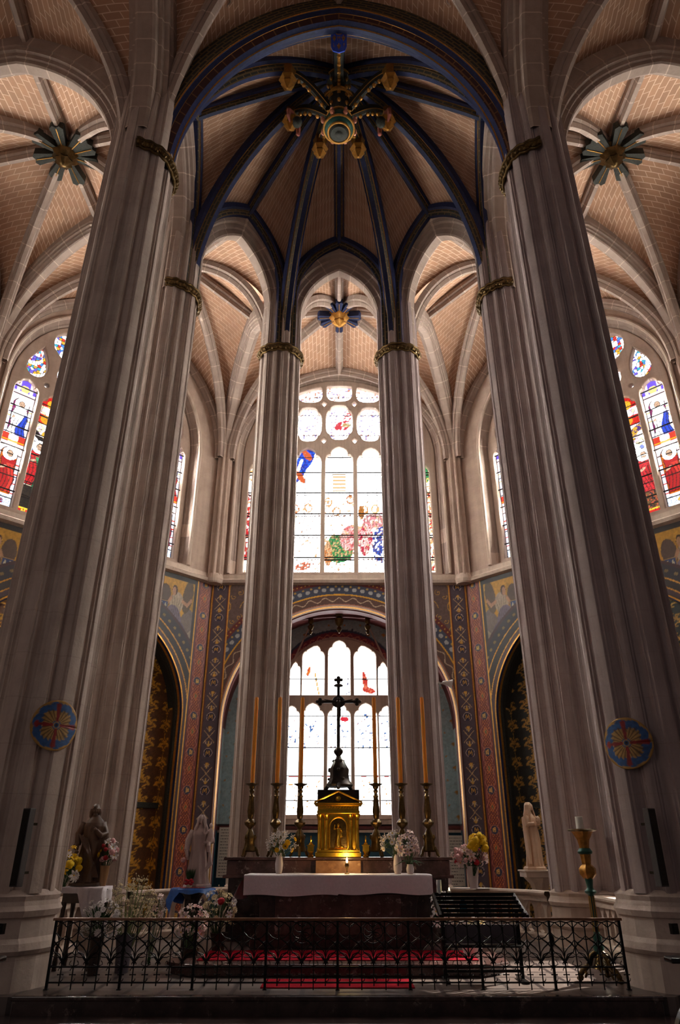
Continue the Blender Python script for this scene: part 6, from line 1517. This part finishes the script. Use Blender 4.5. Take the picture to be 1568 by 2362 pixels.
# spotlight on the right slender pier
sl_ = empty('spot_lamp', (2.50, 16.72, 5.45)); tag(sl_, 'small white spotlight beside the right slender pier', 'lamp')
b = MB(); b.tube([(-.14, .05, 0), (.02, 0, 0), (.08, 0, -.02)], .022, 8); b.build('arm', M['lampwhite'], sl_, smooth=True)
b = MB(); b.lathe([(.03,-.12),(.05,-.06),(.06,.0),(.11,.10),(.115,.11),(.09,.10),(.02,.02)], seg=20); b.xform(Matrix.Translation((.14, 0, 0)) @ Matrix.Rotation(1.75, 4, 'Y')); b.build('reflector', M['lampwhite'], sl_, smooth=True)
# text plaques on the chapel walls
def plaque(label, loc, w_, h, lines, rz=0, frame=False):
    r = empty('text_plaque', loc, rz); tag(r, label, 'plaque'); b = MB(); b.box((0, 0, h/2), (w_, .03, h)); b.build('board', M['paper'], r, bevel=.004)
    tx = MB(); g = np.random.default_rng(5)
    for k in range(lines):
        z = h-.08-(h-.14)*k/max(1, lines-1); x = -w_/2+.06
        wl = w_-.12 if k % 4 != 3 else w_*.5
        while x < -w_/2+.06+wl:
            l = g.uniform(.02, .08); 
            if x+l > w_/2-.04: break
            tx.box((x+l/2, -.017, z), (l, .004, .018)); x += l+.022
    tx.build('lettering', M['ink'], r); return r
plaque('tall white inscription tablet beside the left slender pier', (-3.72, 25.35, 1.0), .62, 1.5, 16); plaque('tall white inscription tablet beside the right slender pier', (3.80, 25.35, .75), .72, 1.5, 16)
c_, s_ = math.cos(.792), math.sin(.792)
plaque('small white notice card on the left damask wall', (-6.25, 19.6, 1.35), .36, .26, 3, .6)
# small vents in the vault shells
for i, (px, py, pz, lb) in enumerate(((-2.75, 9.45, 20.7, 'small round vent cap in the choir vault, left'), (2.75, 9.45, 20.7, 'small round vent cap in the choir vault, right'))):
    hit = SC.ray_cast(bpy.context.evaluated_depsgraph_get(), Vector((px, py, 16.0)), Vector((0, 0, 1)))
    pz = hit[1].z-.02 if hit[0] else pz
    b = MB(); b.tube([(.10*math.cos(t), .10*math.sin(t), 0) for t in np.linspace(0, 2*PI, 17)], .018, 6); b.box((0, .12, -.03), (.03, .04, .05)); o = b.build('vent_ring', M['ribstone'], None, (px, py, pz), smooth=True); tag(o, lb, 'vent')

# ------------------------------------------------------------------ carved stall ends in the foreground corners
def stall(s, label):
    r = empty('stall_end', (s*2.17, 5.0, .03), 0); tag(r, label, 'stall', 'dark carved seat ends in the bottom corners')
    x = lambda v: -s*v
    b = MB(); b.box((x(-.10), .0, 1.19), (.44, .12, .03)); b.build('armrest', M['blackwood'], r, bevel=.008)
    b = MB(); pr = [(.0,1.19),(.075,1.19),(.07,1.14),(.03,1.12),(.025,1.09),(.06,1.05),(.075,1.0),(.06,.95),(.03,.92),(.055,.88),(.05,.84),(.0,.82)]
    b.lathe([(max(.002, r_*.58), 1.18-(1.19-z)*.46) for r_, z in reversed(pr)], (x(0.0), -.0, 0), 20); b.build('turned_post', M['blackwood'], r, smooth=True)
    b = MB(); poly = [(-.5,0),(.17,0),(.17,.70)]+[(-.06+.23*math.cos(t), .70+.315*math.sin(t)) for t in np.linspace(.15, PI/2, 12)]+[(-.5,1.02)]
    poly = [(x(a_), z) for a_, z in poly]
    if s > 0: poly = poly[::-1]
    b.prism(poly, -.04, .04, 'xz'); b.build('side_panel', M['blackwood'], r, bevel=.015)
    b = MB(); b.box((x(-.35), .07, .55), (.30, .05, 1.1)); b.build('back_panel', M['blackwood'], r)
    return r
stall(-1, 'dark carved wooden seat end in the bottom left corner'); stall(1, 'dark carved wooden seat end in the bottom right corner')
